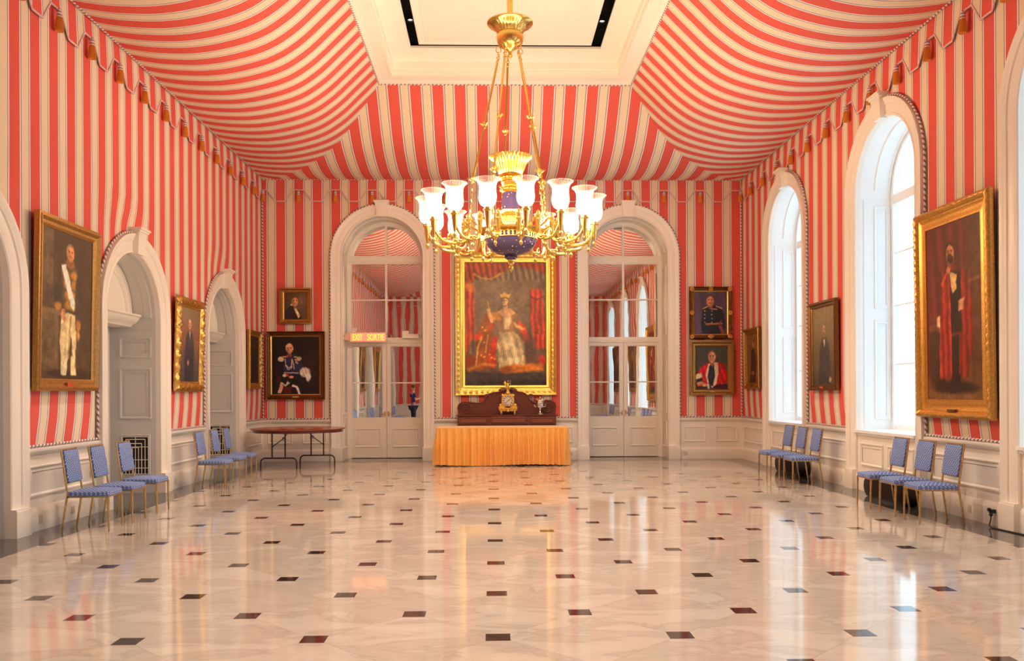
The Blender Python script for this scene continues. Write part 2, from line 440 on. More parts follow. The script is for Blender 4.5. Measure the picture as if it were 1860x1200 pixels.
TRIM = [0]
def trim(mb, label, mats=M_WOOD, at=BA, smooth=35, cat='trim', name='trim', **kw):
    TRIM[0] += 1
    return tag(build('%s_%d' % (name, TRIM[0]), mb, mats, smooth=smooth, **at, **kw), label, cat, kind='structure')

CASE = lambda w: [(0, -0.05), (0.0, 0.022), (0.012, 0.034), (0.03, 0.034), (0.04, 0.022), (0.052, 0.030), (w * 0.62, 0.036), (w * 0.66, 0.052), (w * 0.80, 0.062), (w * 0.9, 0.078), (w, 0.078), (w, 0.0)]
def arch_path(c, hw, sp, z0, n=32):
    return [(c - hw, z0), (c - hw, sp)] + [(c - hw * math.cos(PI * k / n), sp + hw * math.sin(PI * k / n)) for k in range(1, n)] + [(c + hw, sp), (c + hw, z0)]
def flip(path): return path[::-1]
# outward = away from the opening. travelling left leg up -> right-hand side is inward for up travel? (d=(0,1) -> n=(1,0) = inward), so travel reversed
def panel(mb, a0, a1, z0, z1, M=None, w=0.035, h=0.018, raised=True):
    p = [(a0, z0), (a0, z1), (a1, z1), (a1, z0)]    # clockwise -> right hand is inward
    mb.sweep(p, [(0, 0.0), (0.004, h), (w * 0.5, h * 1.1), (w * 0.8, h * 0.35), (w, 0.0)], closed=True, M=M)
    if raised:
        g = w + 0.03
        if min(abs(a1 - a0), abs(z1 - z0)) > 2 * g + 0.06:
            mb.sweep([(a0 + g if a1 > a0 else a0 - g, z0 + g), (a0 + g if a1 > a0 else a0 - g, z1 - g), (a1 - g if a1 > a0 else a1 + g, z1 - g), (a1 - g if a1 > a0 else a1 + g, z0 + g)], [(-0.03, 0.0), (0, 0.008), (0.001, 0.008)], closed=True, M=M)

def rope_uv_tube(pts, rad, closed=False, seg=0.12, n=8):
    P = [Vector(p) for p in pts]; Q = []
    for i in range(len(P) - (0 if closed else 1)):
        a, b = P[i], P[(i + 1) % len(P)]; k = max(1, int((b - a).length / seg))
        for t in range(k): Q.append(a.lerp(b, t / k))
    if not closed: Q.append(P[-1])
    mb = MB(); mb.tube(Q, rad, n, closed); L = [0.0]
    for a, b in zip(Q[:-1], Q[1:]): L.append(L[-1] + (b - a).length)
    uv = [(L[i], k / (n / 1.0)) for i in range(len(Q)) for k in range(n)]
    return mb, uv
def rope_obj(pts, label, at, rad=0.017, group=None):
    # uv: u = length, v = turns round; the shader multiplies the length
    P = [Vector(p) for p in pts]; Q = []
    for i in range(len(P) - 1):
        a, b = P[i], P[i + 1]; k = max(1, int((b - a).length / 0.1))
        for t in range(k): Q.append(a.lerp(b, t / k))
    Q.append(P[-1]); L = [0.0]
    for a, b in zip(Q[:-1], Q[1:]): L.append(L[-1] + (b - a).length)
    n = 8; mb = MB(); mb.tube(Q, rad, n, False, caps=False)
    me = bpy.data.meshes.new('twisted_cord'); me.from_pydata(mb.v, [], mb.f); me.materials.append(M_ROPE)
    ul = me.uv_layers.new(name='uv'); co = []
    for p in me.polygons:
        i, k = divmod(p.vertices[0], n)
        vals = {}
        for li, vi in zip(p.loop_indices, p.vertices):
            ii, kk = divmod(vi, n)
            if kk == 0 and k == n - 1: kk = n
            co.append((L[ii], kk / n))
    ul.data.foreach_set('uv', [c for p in co for c in p]); me.shade_smooth()
    o = bpy.data.objects.new('twisted_cord', me); C.objects.link(o)
    o.location = at['loc']; o.rotation_euler = (0, 0, at['rz'])
    return tag(o, label, 'cord', group)

RAIL = [(0, 0), (0, 0.02), (0.012, 0.03), (0.03, 0.045), (0.045, 0.05), (0.065, 0.05), (0.075, 0.03), (0.08, 0.0)]
SKIRT = [(0, 0), (0, 0.035), (0.19, 0.035), (0.215, 0.03), (0.235, 0.015), (0.25, 0.008), (0.25, 0)]
def hband(mb, a0, a1, z, prof):     # horizontal moulding: profile (dz, h)
    mb.sweep([(a1, z), (a0, z)], [(dz, h) for dz, h in prof])   # travel -a: right hand = up
def dado(side, segs, at, panels):
    rail = MB(); base = MB(); wall = MB()
    for (a0, a1) in segs:
        hband(rail, a0, a1, 0.815, RAIL); hband(base, a0, a1, 0.0, SKIRT)
        wall.add([(a0, 0.0, 0), (a1, 0.0, 0), (a1, 0.0, 0.87), (a0, 0.0, 0.87)], [(0, 1, 2, 3)])
    for (a0, a1) in panels: panel(wall, a0, a1, 0.37, 0.70)
    w = trim(wall, 'white panelled dado below the striped fabric of the %s wall' % side, at=at)
    trim(rail, 'white moulded chair rail along the %s wall' % side, at=at)
    b = build('baseboard_%s' % side, base, M_WOOD, **at); tag(b, 'tall white skirting board along the %s wall' % side, 'baseboard', kind='structure')
def gaps(a0, a1, cs, hw):
    out = []; p = a0
    for c in sorted(cs):
        if c - hw > p: out.append((p, c - hw))
        p = max(p, c + hw)
    if p < a1: out.append((p, a1))
    return out
def split_panels(segs, maxw=1.15):
    out = []
    for (a, b) in segs:
        if b - a < 0.35: continue
        n = max(1, int(math.ceil((b - a) / maxw))); w = (b - a) / n
        for i in range(n): out.append((a + i * w + 0.11, a + (i + 1) * w - 0.11))
    return out
sl = gaps(YN, YB, L_ARCH, L_HW + L_CW - 0.01); dado('left', sl, LA, split_panels(sl, 1.9))
sb = gaps(XL, XR, B_DOOR, B_HW + B_CW - 0.01); dado('back', sb, BA, split_panels(sb, 0.75))
sr = gaps(-YB, -YN, [-c for c in R_WIN], R_HW + R_CW - 0.01); dado('right', sr, RA, split_panels(sr, 1.9))
dado('front', [(-XR, -XL)], NA, split_panels([(-XR, -XL)], 1.2))

# ------------------------------------------------------------------ arches: casings, keystones, reveals
def casing(c, hw, cw, sp, z0, at, label, key=True, plinth=True):
    mb = MB()
    mb.sweep(flip(arch_path(c, hw, sp, z0)), CASE(cw))
    if plinth:
        for s in (-1, 1):
            a0, a1 = sorted((c + s * (hw - 0.006), c + s * (hw + cw + 0.012)))
            mb.box(a0, a1, -0.09, 0.03, 0, 0.27); mb.box(a0, a1, -0.083, 0.0, 0.27, 0.29)
    if key:
        zt = sp + hw + cw; zb = sp + hw - 0.02
        vs = []
        for (z, w, d) in ((zb, 0.105, 0.10), (zt + 0.02, 0.135, 0.13)):
            vs += [(c - w, 0, z), (c - w, -d, z), (c + w, -d, z), (c + w, 0, z)]
        mb.add(vs, [(0, 1, 2, 3), (4, 7, 6, 5), (0, 4, 5, 1), (1, 5, 6, 2), (2, 6, 7, 3), (0, 3, 7, 4)])
        mb.box(c - 0.15, c + 0.15, -0.15, 0, zt + 0.02, zt + 0.045); mb.box(c - 0.165, c + 0.165, -0.17, 0, zt + 0.045, zt + 0.075)
    return trim(mb, label, at=at)
def arch_rope(c, hw, sp, z0, at, label):
    pts = [(a, -0.03, z) for a, z in arch_path(c, hw, sp, z0)]
    rope_obj(pts, label, at, 0.016, 'twisted cords edging the arches')
def arc_rib(mb, c, r, sp, y0, y1, h=0.012, a0=12, a1=168, n=26):
    # raised strip on a soffit between depths y0..y1
    vs = []; fs = []
    for k in range(n + 1):
        t = R(a0 + (a1 - a0) * k / n)
        for rr, y in ((r, y0), (r - h, y0 + 0.01), (r - h, y1 - 0.01), (r, y1)):
            vs.append((c - rr * math.cos(t), y, sp + rr * math.sin(t)))
    for k in range(n):
        for i in range(3): fs.append((k * 4 + i, k * 4 + i + 1, k * 4 + 5 + i, k * 4 + 4 + i))
    fs += [(0, 1, 2, 3), (n * 4 + 3, n * 4 + 2, n * 4 + 1, n * 4)]
    mb.add(vs, fs)
def jamb_map(c, hw, s):
    # a = depth into the wall, b = z, h = protrusion towards the opening
    return lambda a, b, h: (c + s * (hw - h), a, b)

names_l = {0: 'farthest', 1: 'middle', 2: 'nearest'}
def left_arch(i, c):
    if i > 2: tagn = 'left arch beside the camera, seen only in the mirrors'
    who = names_l.get(i, ('second hidden', 'third hidden')[i - 3 if i > 2 else 0])
    casing(c, L_HW, L_CW, L_SP, 0, LA, 'white moulded arch casing with keystone, %s on the left wall' % who)
    arch_rope(c, L_HW + L_CW + 0.02, L_SP, 0.9, LA, 'twisted cord round the %s arch of the left wall' % who)
    D = 0.72
    mb = MB()
    path = arch_path(c, L_HW, L_SP, 0)
    mb.sweep(flip(path), [(0, -D), (0, -0.05)])
    # jamb panels
    for s in (-1, 1):
        J = jamb_map(c, L_HW, s)
        panel(mb, 0.11, 0.58, 1.99, 2.29, J, 0.04, 0.016); panel(mb, 0.11, 0.58, 1.09, 1.84, J, 0.04, 0.016)
        panel(mb, 0.13, 0.56, 0.24, 0.86, J, 0.03, 0.016, raised=False)
        mb.sweep([(0.06, 2.42), (D, 2.42)], [(0.0, 0), (0.0, 0.006), (0.015, 0.006), (0.015, 0)], M=J)
    arc_rib(mb, c, L_HW - 0.002, L_SP, 0.10, 0.22, 0.014, 4, 176)
    mb.add([(c - L_HW, D, 0), (c + L_HW, D, 0), (c + L_HW, D, L_SP + 1), (c - L_HW, D, L_SP + 1)], [(0, 1, 2, 3)])
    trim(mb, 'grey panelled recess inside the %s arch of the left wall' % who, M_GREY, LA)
    # lunette with cornice
    mb = MB(); y = 0.40; r = L_HW - 0.002; z0 = L_SP - 0.02; n = 28
    ring = [(c - r * math.cos(PI * k / n), z0 + 0.02 + r * math.sin(PI * k / n)) for k in range(n + 1)]
    mb.prism([(c - r, z0)] + ring + [(c + r, z0)], y, D - 0.02)
    for (rr, h, w) in ((r - 0.03, 0.03, 0.10), (r - 0.16, 0.02, 0.03)):
        pr = [(0, -y), (0, -y + h), (w * 0.7, -y + h), (w, -y)]
        mb.sweep([(c - rr * math.cos(PI * k / n), L_SP + 0.05 + (rr - 0.03) * math.sin(PI * k / n)) for k in range(n + 1)], pr)
    prof = [(0, -y), (0, -y + 0.03), (0.03, -y + 0.05), (0.05, -y + 0.09), (0.10, -y + 0.14), (0.13, -y + 0.15), (0.15, -y + 0.18), (0.17, -y + 0.18), (0.17, -y)]
    mb.sweep([(c + L_HW - 0.08, L_SP - 0.08), (c - L_HW + 0.08, L_SP - 0.08)], prof)
    mb.box(c - L_HW, c + L_HW, y, D - 0.01, L_SP - 0.08, L_SP)
    trim(mb, 'white lunette and cornice above the door head in the %s arch of the left wall' % who, M_WOOD, LA)
    # door at the back of the recess
    d = empty('door_%d' % (10 + i), (XL, 0, 0), R(90), 'grey panelled door deep inside the %s arch of the left wall' % who, 'door', kind='structure')
    mb = MB(); mb.box(c - 0.75, c + 0.75, D - 0.05, D - 0.01, 0.01, L_SP - 0.1)
    for s in (-1, 1):
        a0, a1 = sorted((c + s * 0.08, c + s * 0.66))
        for (z0_, z1_) in ((0.2, 0.95), (1.1, 1.9), (2.05, 2.3)): panel(mb, a0, a1, z0_, z1_, lambda a, b, h: (a, D - 0.05 - h, b))
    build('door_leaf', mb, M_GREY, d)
    # vent grille in the far jamb
    g = empty('vent_grille', (XL - 0.345, c + L_HW - 0.004, 0.25), 0, 'white fretwork vent grille low in the %s arch of the left wall' % who, 'vent', 'fretwork vent grilles in the arch jambs')
    mb = MB(); mb.box(-0.195, 0.195, -0.004, -0.001, 0.02, 0.585); build('opening_shade_sheet', mb, M_NEARBLACK, g)  # solid near-black sheet, painting in the shade behind the fretwork
    mb = MB(); w = 0.006; F = (-0.014, -0.003)
    def bar(x0, x1, z0, z1): mb.box(x0, x1, F[0], F[1], z0, z1)
    for x in (-0.19, 0.19): bar(x - w, x + w, 0.02, 0.585)
    for z in (0.03, 0.578): bar(-0.19, 0.19, z - w, z + w)
    for k, x in enumerate((-0.14, -0.09, -0.045, 0.0, 0.045, 0.09, 0.14)): bar(x - w * 0.7, x + w * 0.7, 0.03, (0.54, 0.48, 0.42, 0.58, 0.42, 0.48, 0.54)[k])
    bar(-0.14, 0.14, 0.535, 0.547); bar(-0.09, 0.09, 0.475, 0.487); bar(-0.045, 0.045, 0.415, 0.427)
    for z in (0.12, 0.24, 0.43): bar(-0.19, 0.19, z - w * 0.7, z + w * 0.7)
    build('fretwork', mb, M_WOOD, g, smooth=0)
for i, c in enumerate(L_ARCH): left_arch(i, c)

# ------------------------------------------------------------------ windows on the right wall
def window(i, c):
    who = ('farthest', 'middle', 'nearest visible', 'second hidden', 'last hidden')[i]
    a = -c
    casing(a, R_HW, R_CW, R_SP, 0, RA, 'white moulded casing of the %s arched window on the right wall' % who)
    arch_rope(a, R_HW + R_CW + 0.02, R_SP, 0.9, RA, 'twisted cord round the %s arched window of the right wall' % who)
    w = empty('window_%d' % (i + 1), (XR, 0, 0), R(-90), '%s tall arched window on the right wall, blown out by daylight' % who.capitalize() if False else 'tall arched window on the right wall, %s, bright with daylight' % who, 'window', kind='structure')
    D = 0.60
    mb = MB(); mb.sweep(flip(arch_path(a, R_HW, R_SP, 0.86)), [(0, -D), (0, -0.05)])
    for s in (-1, 1):
        J = jamb_map(a, R_HW, s)
        panel(mb, 0.26, 0.50, 2.68, 4.21, J, 0.03, 0.014); panel(mb, 0.26, 0.50, 1.03, 2.52, J, 0.03, 0.014)
        mb.sweep([(0.10, 0.9), (0.10, 4.3)], [(0, 0), (0, 0.008), (0.02, 0.008), (0.02, 0)], M=J)
        mb.sweep([(0.06, 4.33), (D, 4.33)], [(0.0, 0), (0.0, 0.008), (0.02, 0.008), (0.02, 0)], M=J)
    arc_rib(mb, a, R_HW - 0.002, R_SP, 0.26, 0.29, 0.014, 6, 174); arc_rib(mb, a, R_HW - 0.002, R_SP, 0.47, 0.50, 0.014, 6, 174)
    build('panelled_reveal', mb, M_WINP, w)
    mb = MB(); mb.box(a - R_HW - 0.02, a + R_HW + 0.02, -0.055, D, 0.845, 0.885); mb.box(a - R_HW, a + R_HW, -0.03, 0.0, 0.81, 0.845)
    build('sill', mb, M_WINP, w)
    # wood below the sill
    mb = MB(); mb.add([(a - R_HW, 0.001, 0), (a + R_HW, 0.001, 0), (a + R_HW, 0.001, 0.85), (a - R_HW, 0.001, 0.85)], [(0, 1, 2, 3)])
    hband(mb, a - R_HW, a + R_HW, 0, SKIRT)
    for k in range(2): panel(mb, a - R_HW + 0.1 + k * 0.86, a - R_HW + 0.80 + k * 0.86 + 0.02, 0.37, 0.70)
    build('apron', mb, M_WOOD, w)
    # sash
    mb = MB(); y = D - 0.06
    fr = [(0, -y), (0, -y + 0.03), (-0.07, -y + 0.03), (-0.07, -y), (-0.07, -D), (0, -D)]
    mb.sweep(flip(arch_path(a, R_HW, R_SP, 0.885)), fr, closeprof=True)
    mb.box(a - R_HW + 0.05, a + R_HW - 0.05, y - 0.02, D - 0.005, R_SP - 0.13, R_SP + 0.01)
    mb.box(a - R_HW + 0.05, a + R_HW - 0.05, y, D - 0.01, 0.885, 0.96)
    mb.box(a - 0.035, a + 0.035, y, D - 0.01, 0.96, R_SP - 0.1)
    for z in (1.85, 2.72, 3.5): mb.box(a - R_HW + 0.06, a + R_HW - 0.06, y + 0.015, y + 0.045, z - 0.012, z + 0.012)
    mb.box(a - 0.012, a + 0.012, y + 0.015, y + 0.045, R_SP, R_SP + R_HW - 0.05)
    build('sash_frame', mb, M_WINP, w)
    mb = MB(); pp = arch_path(a, R_HW - 0.04, R_SP, 0.9); mb.prism(pp, y + 0.027, y + 0.031)
    build('pane', mb, M_GLASS, w, smooth=0)
    # daylight portal in the opening
    ld = bpy.data.lights.new('window_portal', 'AREA'); ld.shape = 'RECTANGLE'; ld.size = 1.8; ld.size_y = 4.5
    ld.cycles.is_portal = True
    lo = bpy.data.objects.new('window_portal', ld); C.objects.link(lo); lo.location = (XR + D + 0.03, c, 3.05); lo.rotation_euler = (R(90), 0, R(90))
for i, c in enumerate(R_WIN): window(i, c)

# ------------------------------------------------------------------ mirrored doors in the back wall
def back_door(i, c):
    side = ('left', 'right')[i]
    casing(c, B_HW, B_CW, B_SP, 0, BA, 'white moulded arch casing with keystone round the %s mirrored doorway' % side)
    arch_rope(c, B_HW + B_CW + 0.02, B_SP, 0.9, BA, 'twisted cord round the %s mirrored doorway' % side)
    D = 0.65
    mb = MB(); mb.sweep(flip(arch_path(c, B_HW, B_SP, 0)), [(0, -D - 0.1), (0, -0.05)])
    for s in (-1, 1):
        J = jamb_map(c, B_HW, s)
        panel(mb, 0.12, 0.55, 0.25, 0.80, J, 0.03, 0.014); panel(mb, 0.12, 0.55, 1.0, 2.45, J, 0.03, 0.014); panel(mb, 0.12, 0.55, 2.70, 4.2, J, 0.03, 0.014)
    arc_rib(mb, c, B_HW - 0.002, B_SP, 0.20, 0.50, 0.014, 8, 172)
    mb.add([(c - B_HW, D + 0.06, 0), (c + B_HW, D + 0.06, 0), (c + B_HW, D + 0.06, 5.5), (c - B_HW, D + 0.06, 5.5)], [(0, 1, 2, 3)])
    trim(mb, 'white panelled reveal of the %s mirrored doorway' % side, at=BA)
    d = empty('door_%d' % (i + 1), (0, YB, 0), 0, 'white arched double door with mirrored panes, %s of the big portrait' % side, 'door', kind='structure')
    y = D
    mb = MB(); hw = B_HW
    mb.sweep(flip(arch_path(c, hw, B_SP, 0)), [(0, -y), (0, -y + 0.02), (-0.045, -y + 0.02), (-0.07, -y + 0.005), (-0.09, -y - 0.01), (-0.09, -y - 0.05)])
    def rail(z0, z1, dy=0.0): mb.box(c - hw + 0.02, c + hw - 0.02, y - 0.015 - dy, y + 0.04, z0, z1)
    rail(2.56, 2.68); rail(2.60, 2.64, 0.015); rail(4.31, 4.49); rail(4.35, 4.45, 0.02)
    mb.box(c - 0.022, c + 0.022, y - 0.01, y + 0.03, 2.68, 5.22)
    mb.box(c - hw + 0.05, c + hw - 0.05, y - 0.008, y + 0.03, 3.50, 3.53)
    build('arched_frame', mb, M_WOOD, d)
    mb = MB(); pts = arch_path(c, hw - 0.05, B_SP, 2.62); mb.prism(pts, y + 0.02, y + 0.024)
    build('mirror_pane', mb, M_MIRROR, d, smooth=0)
    for s in (-1, 1):
        x0, x1 = (c - hw + 0.015, c - 0.004) if s < 0 else (c + 0.004, c + hw - 0.015)
        st = 0.085
        mb = MB()
        mb.box(x0, x0 + st, y, y + 0.045, 0.012, 2.555); mb.box(x1 - st, x1, y, y + 0.045, 0.012, 2.555)
        mb.box(x0 + st, x1 - st, y, y + 0.045, 2.486, 2.555); mb.box(x0 + st, x1 - st, y, y + 0.045, 0.012, 0.898)
        panel(mb, x0 + 0.13, x1 - 0.13, 0.245, 0.665, lambda a, b, h: (a, y - h, b), 0.04, 0.016)
        mb.box(x0 + st, x1 - st, y + 0.004, y + 0.03, 1.662, 1.69)
        mb.sweep([(x0 + st, 0.898), (x0 + st, 2.486), (x1 - st, 2.486), (x1 - st, 0.898)], [(0, -y), (0.0, -y - 0.0), (0.012, -y - 0.02)], closed=True)
        lf = build('door_leaf', mb, M_WOOD, d)
        xm = (x0 + x1) / 2; mb = MB(); mb.box(x0 + st - 0.01 - xm, x1 - st + 0.01 - xm, -0.002, 0.002, 0.89, 2.49)
        build('mirror_pane', mb, M_MIRROR, lf, loc=(xm, y + 0.024, 0), rz=(-0.0105 if (i == 0 and s > 0) else 0.0), smooth=0)
        mb = MB(); xh = x1 - 0.035 if s < 0 else x0 + 0.035
        mb.tube([(xh, y, 0.985), (xh, y - 0.05, 0.985)], 0.009); mb.tube([(xh, y - 0.05, 0.985), (xh + s * 0.05, y - 0.055, 0.99), (xh + s * 0.10, y - 0.05, 0.98)], [0.009, 0.008, 0.006])
        mb.box(xh - 0.015, xh + 0.015, y - 0.006, y, 0.93, 1.04)
        build('door_handle', mb, M_BRASS, lf)
for i, c in enumerate(B_DOOR): back_door(i, c)

# ------------------------------------------------------------------ tent ceiling
PROF = [(0, 6.03), (0.25, 5.985), (0.55, 5.955), (1.0, 5.955), (1.45, 6.03), (1.9, 6.18), (2.25, 6.41), (2.6, 6.74), (2.92, 7.06)]
def zprof(d):
    xs = [p[0] for p in PROF]; zs = [p[1] for p in PROF]; n = len(xs)
    for i in range(n - 1):
        if d <= xs[i + 1] + 1e-9: break
    t = (d - xs[i]) / (xs[i + 1] - xs[i])
    def sl(k):
        a, b = max(k - 1, 0), min(k + 1, n - 1); return (zs[b] - zs[a]) / (xs[b] - xs[a])
    h = xs[i + 1] - xs[i]; m0, m1 = sl(i) * h, sl(i + 1) * h
    return (2*t**3 - 3*t*t + 1) * zs[i] + (t**3 - 2*t*t + t) * m0 + (-2*t**3 + 3*t*t) * zs[i + 1] + (t**3 - t*t) * m1
DIN = 2.92
def phC(x):
    if x < -2: return (x - XL) / PER_L
    if x > 2.5: return 26 - (XR - x) / PER_R
    p0 = (-2 - XL) / PER_L; p1 = 26 - (XR - 2.5) / PER_R
    return p0 + (p1 - p0) * (x + 2) / 4.5
mb = MB(); uv = []
def slope(pt, lo, hi, ph, nd=28, ns=90):
    vs = []
    for j in range(nd + 1):
        d = DIN * j / nd; z = zprof(d); a0 = lo + d; a1 = hi - d
        for i in range(ns + 1):
            a = a0 + (a1 - a0) * i / ns; vs.append(pt(a, d, z)); uv.append((ph(a), d))
    mb.add(vs, [(j * (ns + 1) + i, j * (ns + 1) + i + 1, (j + 1) * (ns + 1) + i + 1, (j + 1) * (ns + 1) + i) for j in range(nd) for i in range(ns)])
slope(lambda a, d, z: (a, YB - d, z), XL, XR, phC)
slope(lambda a, d, z: (a, YN + d, z), XL, XR, phC)
slope(lambda a, d, z: (XL + d, a, z), YN, YB, lambda a: (YB - a) / PER_L)
slope(lambda a, d, z: (XR - d, a, z), YN, YB, lambda a: (YB - a) / PER_R)
tag(build('ceiling', mb, M_STRIPE, uvs=uv, smooth=60, recalc=False), 'tented ceiling of red and cream striped fabric sagging towards the walls', 'ceiling', kind='structure')
# coffer
CX0, CX1, CY0, CY1 = XL + DIN, XR - DIN, YN + DIN, YB - DIN
MC = lambda a, b, h: (a, b, h)
path = [(CX0, CY0), (CX0, CY1), (CX1, CY1), (CX1, CY0)]     # clockwise: right hand = inward
mb = MB()
mb.sweep(path, [(-0.05, 7.09), (-0.05, 7.05), (-0.02, 7.03), (0.02, 7.04), (0.05, 7.065), (0.20, 7.085), (0.205, 7.075), (0.235, 7.085), (0.24, 7.20), (0.255, 7.21), (0.26, 7.33), (0.30, 7.35),
               (0.40, 7.37), (0.43, 7.39), (0.47, 7.40), (0.56, 7.43), (0.605, 7.435), (0.605, 7.47)], closed=True, M=MC)
tag(build('trim_coffer', mb, M_CEIL, smooth=30), 'stepped cream moulding framing the ceiling well', 'trim', kind='structure')
bpy.data.objects['trim_coffer'].name = 'trim_90'
mb = MB(); q = 0.6
mb.sweep(path, [(0.605, 7.47), (0.50, 7.48), (0.50, 7.9)], closed=True, M=MC)
mb.add([(CX0, CY0, 7.9), (CX1, CY0, 7.9), (CX1, CY1, 7.9), (CX0, CY1, 7.9)], [(0, 1, 2, 3)])
tag(build('trim_91', mb, M_BLACK, smooth=0), 'black lighting slot round the raised ceiling panel', 'trim', kind='structure')
mb = MB(); px0, px1, py0, py1 = CX0 + 0.76, CX1 - 0.79, CY0 + 0.80, CY1 - 0.80
pp = [(px0, py0), (px0, py1), (px1, py1), (px1, py0)]
mb.sweep(pp, [(0, 7.52), (0, 7.41), (0.03, 7.40), (0.05, 7.41), (0.12, 7.43), (0.13, 7.425), (0.16, 7.43)], closed=True, M=MC)
mb.add([(px0 + .16, py0 + .16, 7.43), (px1 - .16, py0 + .16, 7.43), (px1 - .16, py1 - .16, 7.43), (px0 + .16, py1 - .16, 7.43)], [(0, 1, 2, 3)])
tag(build('trim_92', mb, M_CEIL, smooth=30), 'flat cream panel floating in the ceiling well above the chandelier', 'trim', kind='structure')
M_LENS = emit('spotlight_lens', (1, 0.90, 0.75), 6)
for s, x in ((0, CX0 + 0.685), (1, CX1 - 0.70)):
    for k, y in enumerate((13.75, 10.8, 7.8, 4.8, 1.9)):  # first pair is in view; the rest are unseen, added to light the near room
        sp_ = empty('ceiling_spotlight', (x, y, 7.50), 0, 'small round spotlight in the %s slot of the ceiling well, %s from the back wall' % (('left', 'right')[s], ('first', 'second', 'third', 'fourth', 'fifth')[k]), 'spotlight', 'spotlights in the ceiling slot')
        mb = MB(); mb.lathe([(0.02, 0.12), (0.045, 0.1), (0.05, 0.0), (0.044, 0.0), (0.04, 0.02)], n=20); build('housing', mb, M_BLACK, sp_)
        mb = MB(); mb.lathe([(0.0, 0.02), (0.036, 0.018)], n=20); build('lens', mb, M_LENS, sp_)
        ld = bpy.data.lights.new('spot_lamp', 'SPOT'); ld.energy = SPOT_W; ld.color = (1.0, 0.89, 0.76); ld.spot_size = R(84); ld.spot_blend = 0.5; ld.shadow_soft_size = 0.05
        lo = bpy.data.objects.new('spot_lamp', ld); C.objects.link(lo); lo.parent = sp_; lo.location = (0, 0, -0.02)
# cords
rope_obj([(a, -0.05, ZT - 0.002) for a in (XL, XR)], 'twisted cord where the tent ceiling meets the back wall', BA, 0.02, 'twisted cords under the tent ceiling')
rope_obj([(a, -0.05, ZT - 0.002) for a in (YN, YB)], 'twisted cord where the tent ceiling meets the left wall', LA, 0.02, 'twisted cords under the tent ceiling')
rope_obj([(a, -0.05, ZT - 0.002) for a in (-YB, -YN)], 'twisted cord where the tent ceiling meets the right wall', RA, 0.02, 'twisted cords under the tent ceiling')
rope_obj([(XL + 0.02, -0.02, 0.92), (XL + 0.02, -0.02, 5.53)], 'upright twisted cord in the left back corner', BA, 0.016)
rope_obj([(XR - 0.02, -0.02, 0.92), (XR - 0.02, -0.02, 5.53)], 'upright twisted cord in the right back corner', BA, 0.016)
def dado_ropes(segs, at, side):
    for k, (a, b) in enumerate(segs):
        if b - a > 0.2: rope_obj([(a, -0.03, 0.91), (b, -0.03, 0.91)], 'twisted cord on the chair rail of the %s wall, %s stretch from the %s' % (side, ORD[k if side != 'left' else len(segs) - 1 - k], 'left corner' if side == 'back' else 'back wall'), at, 0.015, 'twisted cords on the %s chair rail' % side)
dado_ropes(sl, LA, 'left'); dado_ropes(sb, BA, 'back'); dado_ropes(sr, RA, 'right')
for (x, y, rz) in ((CX0 + 0.0, 0, 0), (CX1, 0, 0)):
    pass
rope_obj([(CX0 - 0.03, CY0, 7.03), (CX0 - 0.03, CY1 + 0.03, 7.03), (CX1 + 0.03, CY1 + 0.03, 7.03), (CX1 + 0.03, CY0, 7.03)], 'thin twisted cord round the edge of the ceiling well', dict(loc=(0, 0, 0), rz=0), 0.015)

# ------------------------------------------------------------------ valances and tassels
def valance(name, side, a0, a1, ph, per_k, at, label):
    # ph(a) = stripe phase; notches (tassels) at even phases
    mb = MB(); uv = []; edge = []
    sgn = 1 if ph(a1) > ph(a0) else -1
    p0, p1 = sorted((ph(a0), ph(a1)))
    inv = lambda p: a0 + (p - ph(a0)) / (ph(a1) - ph(a0)) * (a1 - a0)
    ks = {p0, p1}; k = math.floor(p0 / 2) * 2
    while k < p1 + 2:
        for o in (-0.29, 0.29, 0.73, 1.27): ks.add(k + o)
        k += 2
    ks = sorted(q for q in ks if p0 - 1e-9 <= q <= p1 + 1e-9)
    def low(p):
        t = abs((p + 1) % 2 - 1)        # 0 at a notch, 1 at a lobe
        t = clamp((t - 0.29) / (0.73 - 0.29)); return 5.80 + (5.558 - 5.80) * t
    bulge = lambda p: 0.012 + 0.012 * math.cos(PI * p) * -1
    P = [(inv(p), low(p), p) for p in ks]
    if P[0][0] > P[-1][0]: P = P[::-1]
    for (a, z, p), (b, z2, p2) in zip(P[:-1], P[1:]):
        o = len(mb.v)
        mb.add([(a, -0.028, z), (b, -0.028, z2), (b, -0.012, ZT), (a, -0.012, ZT)], [(0, 1, 2, 3)])
        uv += [(p, z), (p2, z2), (p2, ZT), (p, ZT)]
    v = build(name, mb, M_STRIPE, uvs=uv, smooth=0, recalc=False, **at); tag(v, label, 'valance')
    e = MB(); e.sweep([(a, z) for a, z, p in P][::-1], [(-0.011, 0.026), (-0.011, 0.036), (0.011, 0.036), (0.011, 0.026)])
    build('edging', e, M_EDGE, v, smooth=0)
    out = []; k = math.ceil(p0 / 2) * 2
    while k <= p1 + 1e-6: out.append(inv(k)); k += 2
    return out
def make_tassel():
    t = empty('curtain_tassel')
    mb = MB(); mb.lathe([(0.0, 0.0), (0.012, -0.004), (0.016, -0.015), (0.012, -0.024), (0.026, -0.03), (0.032, -0.05), (0.026, -0.065), (0.031, -0.075), (0.031, -0.10), (0.0, -0.10)], n=16)
    build('tassel_head', mb, M_CAP, t)
    mb = MB(); mb.lathe([(0.0, -0.095), (0.03, -0.098), (0.036, -0.12), (0.042, -0.18), (0.048, -0.245), (0.046, -0.26), (0.0, -0.258)], n=48, flute=24, depth=0.12)
    build('fringe', mb, M_TASSEL, t)
    return t
T0 = make_tassel(); T0K = list(T0.children); used = [0]
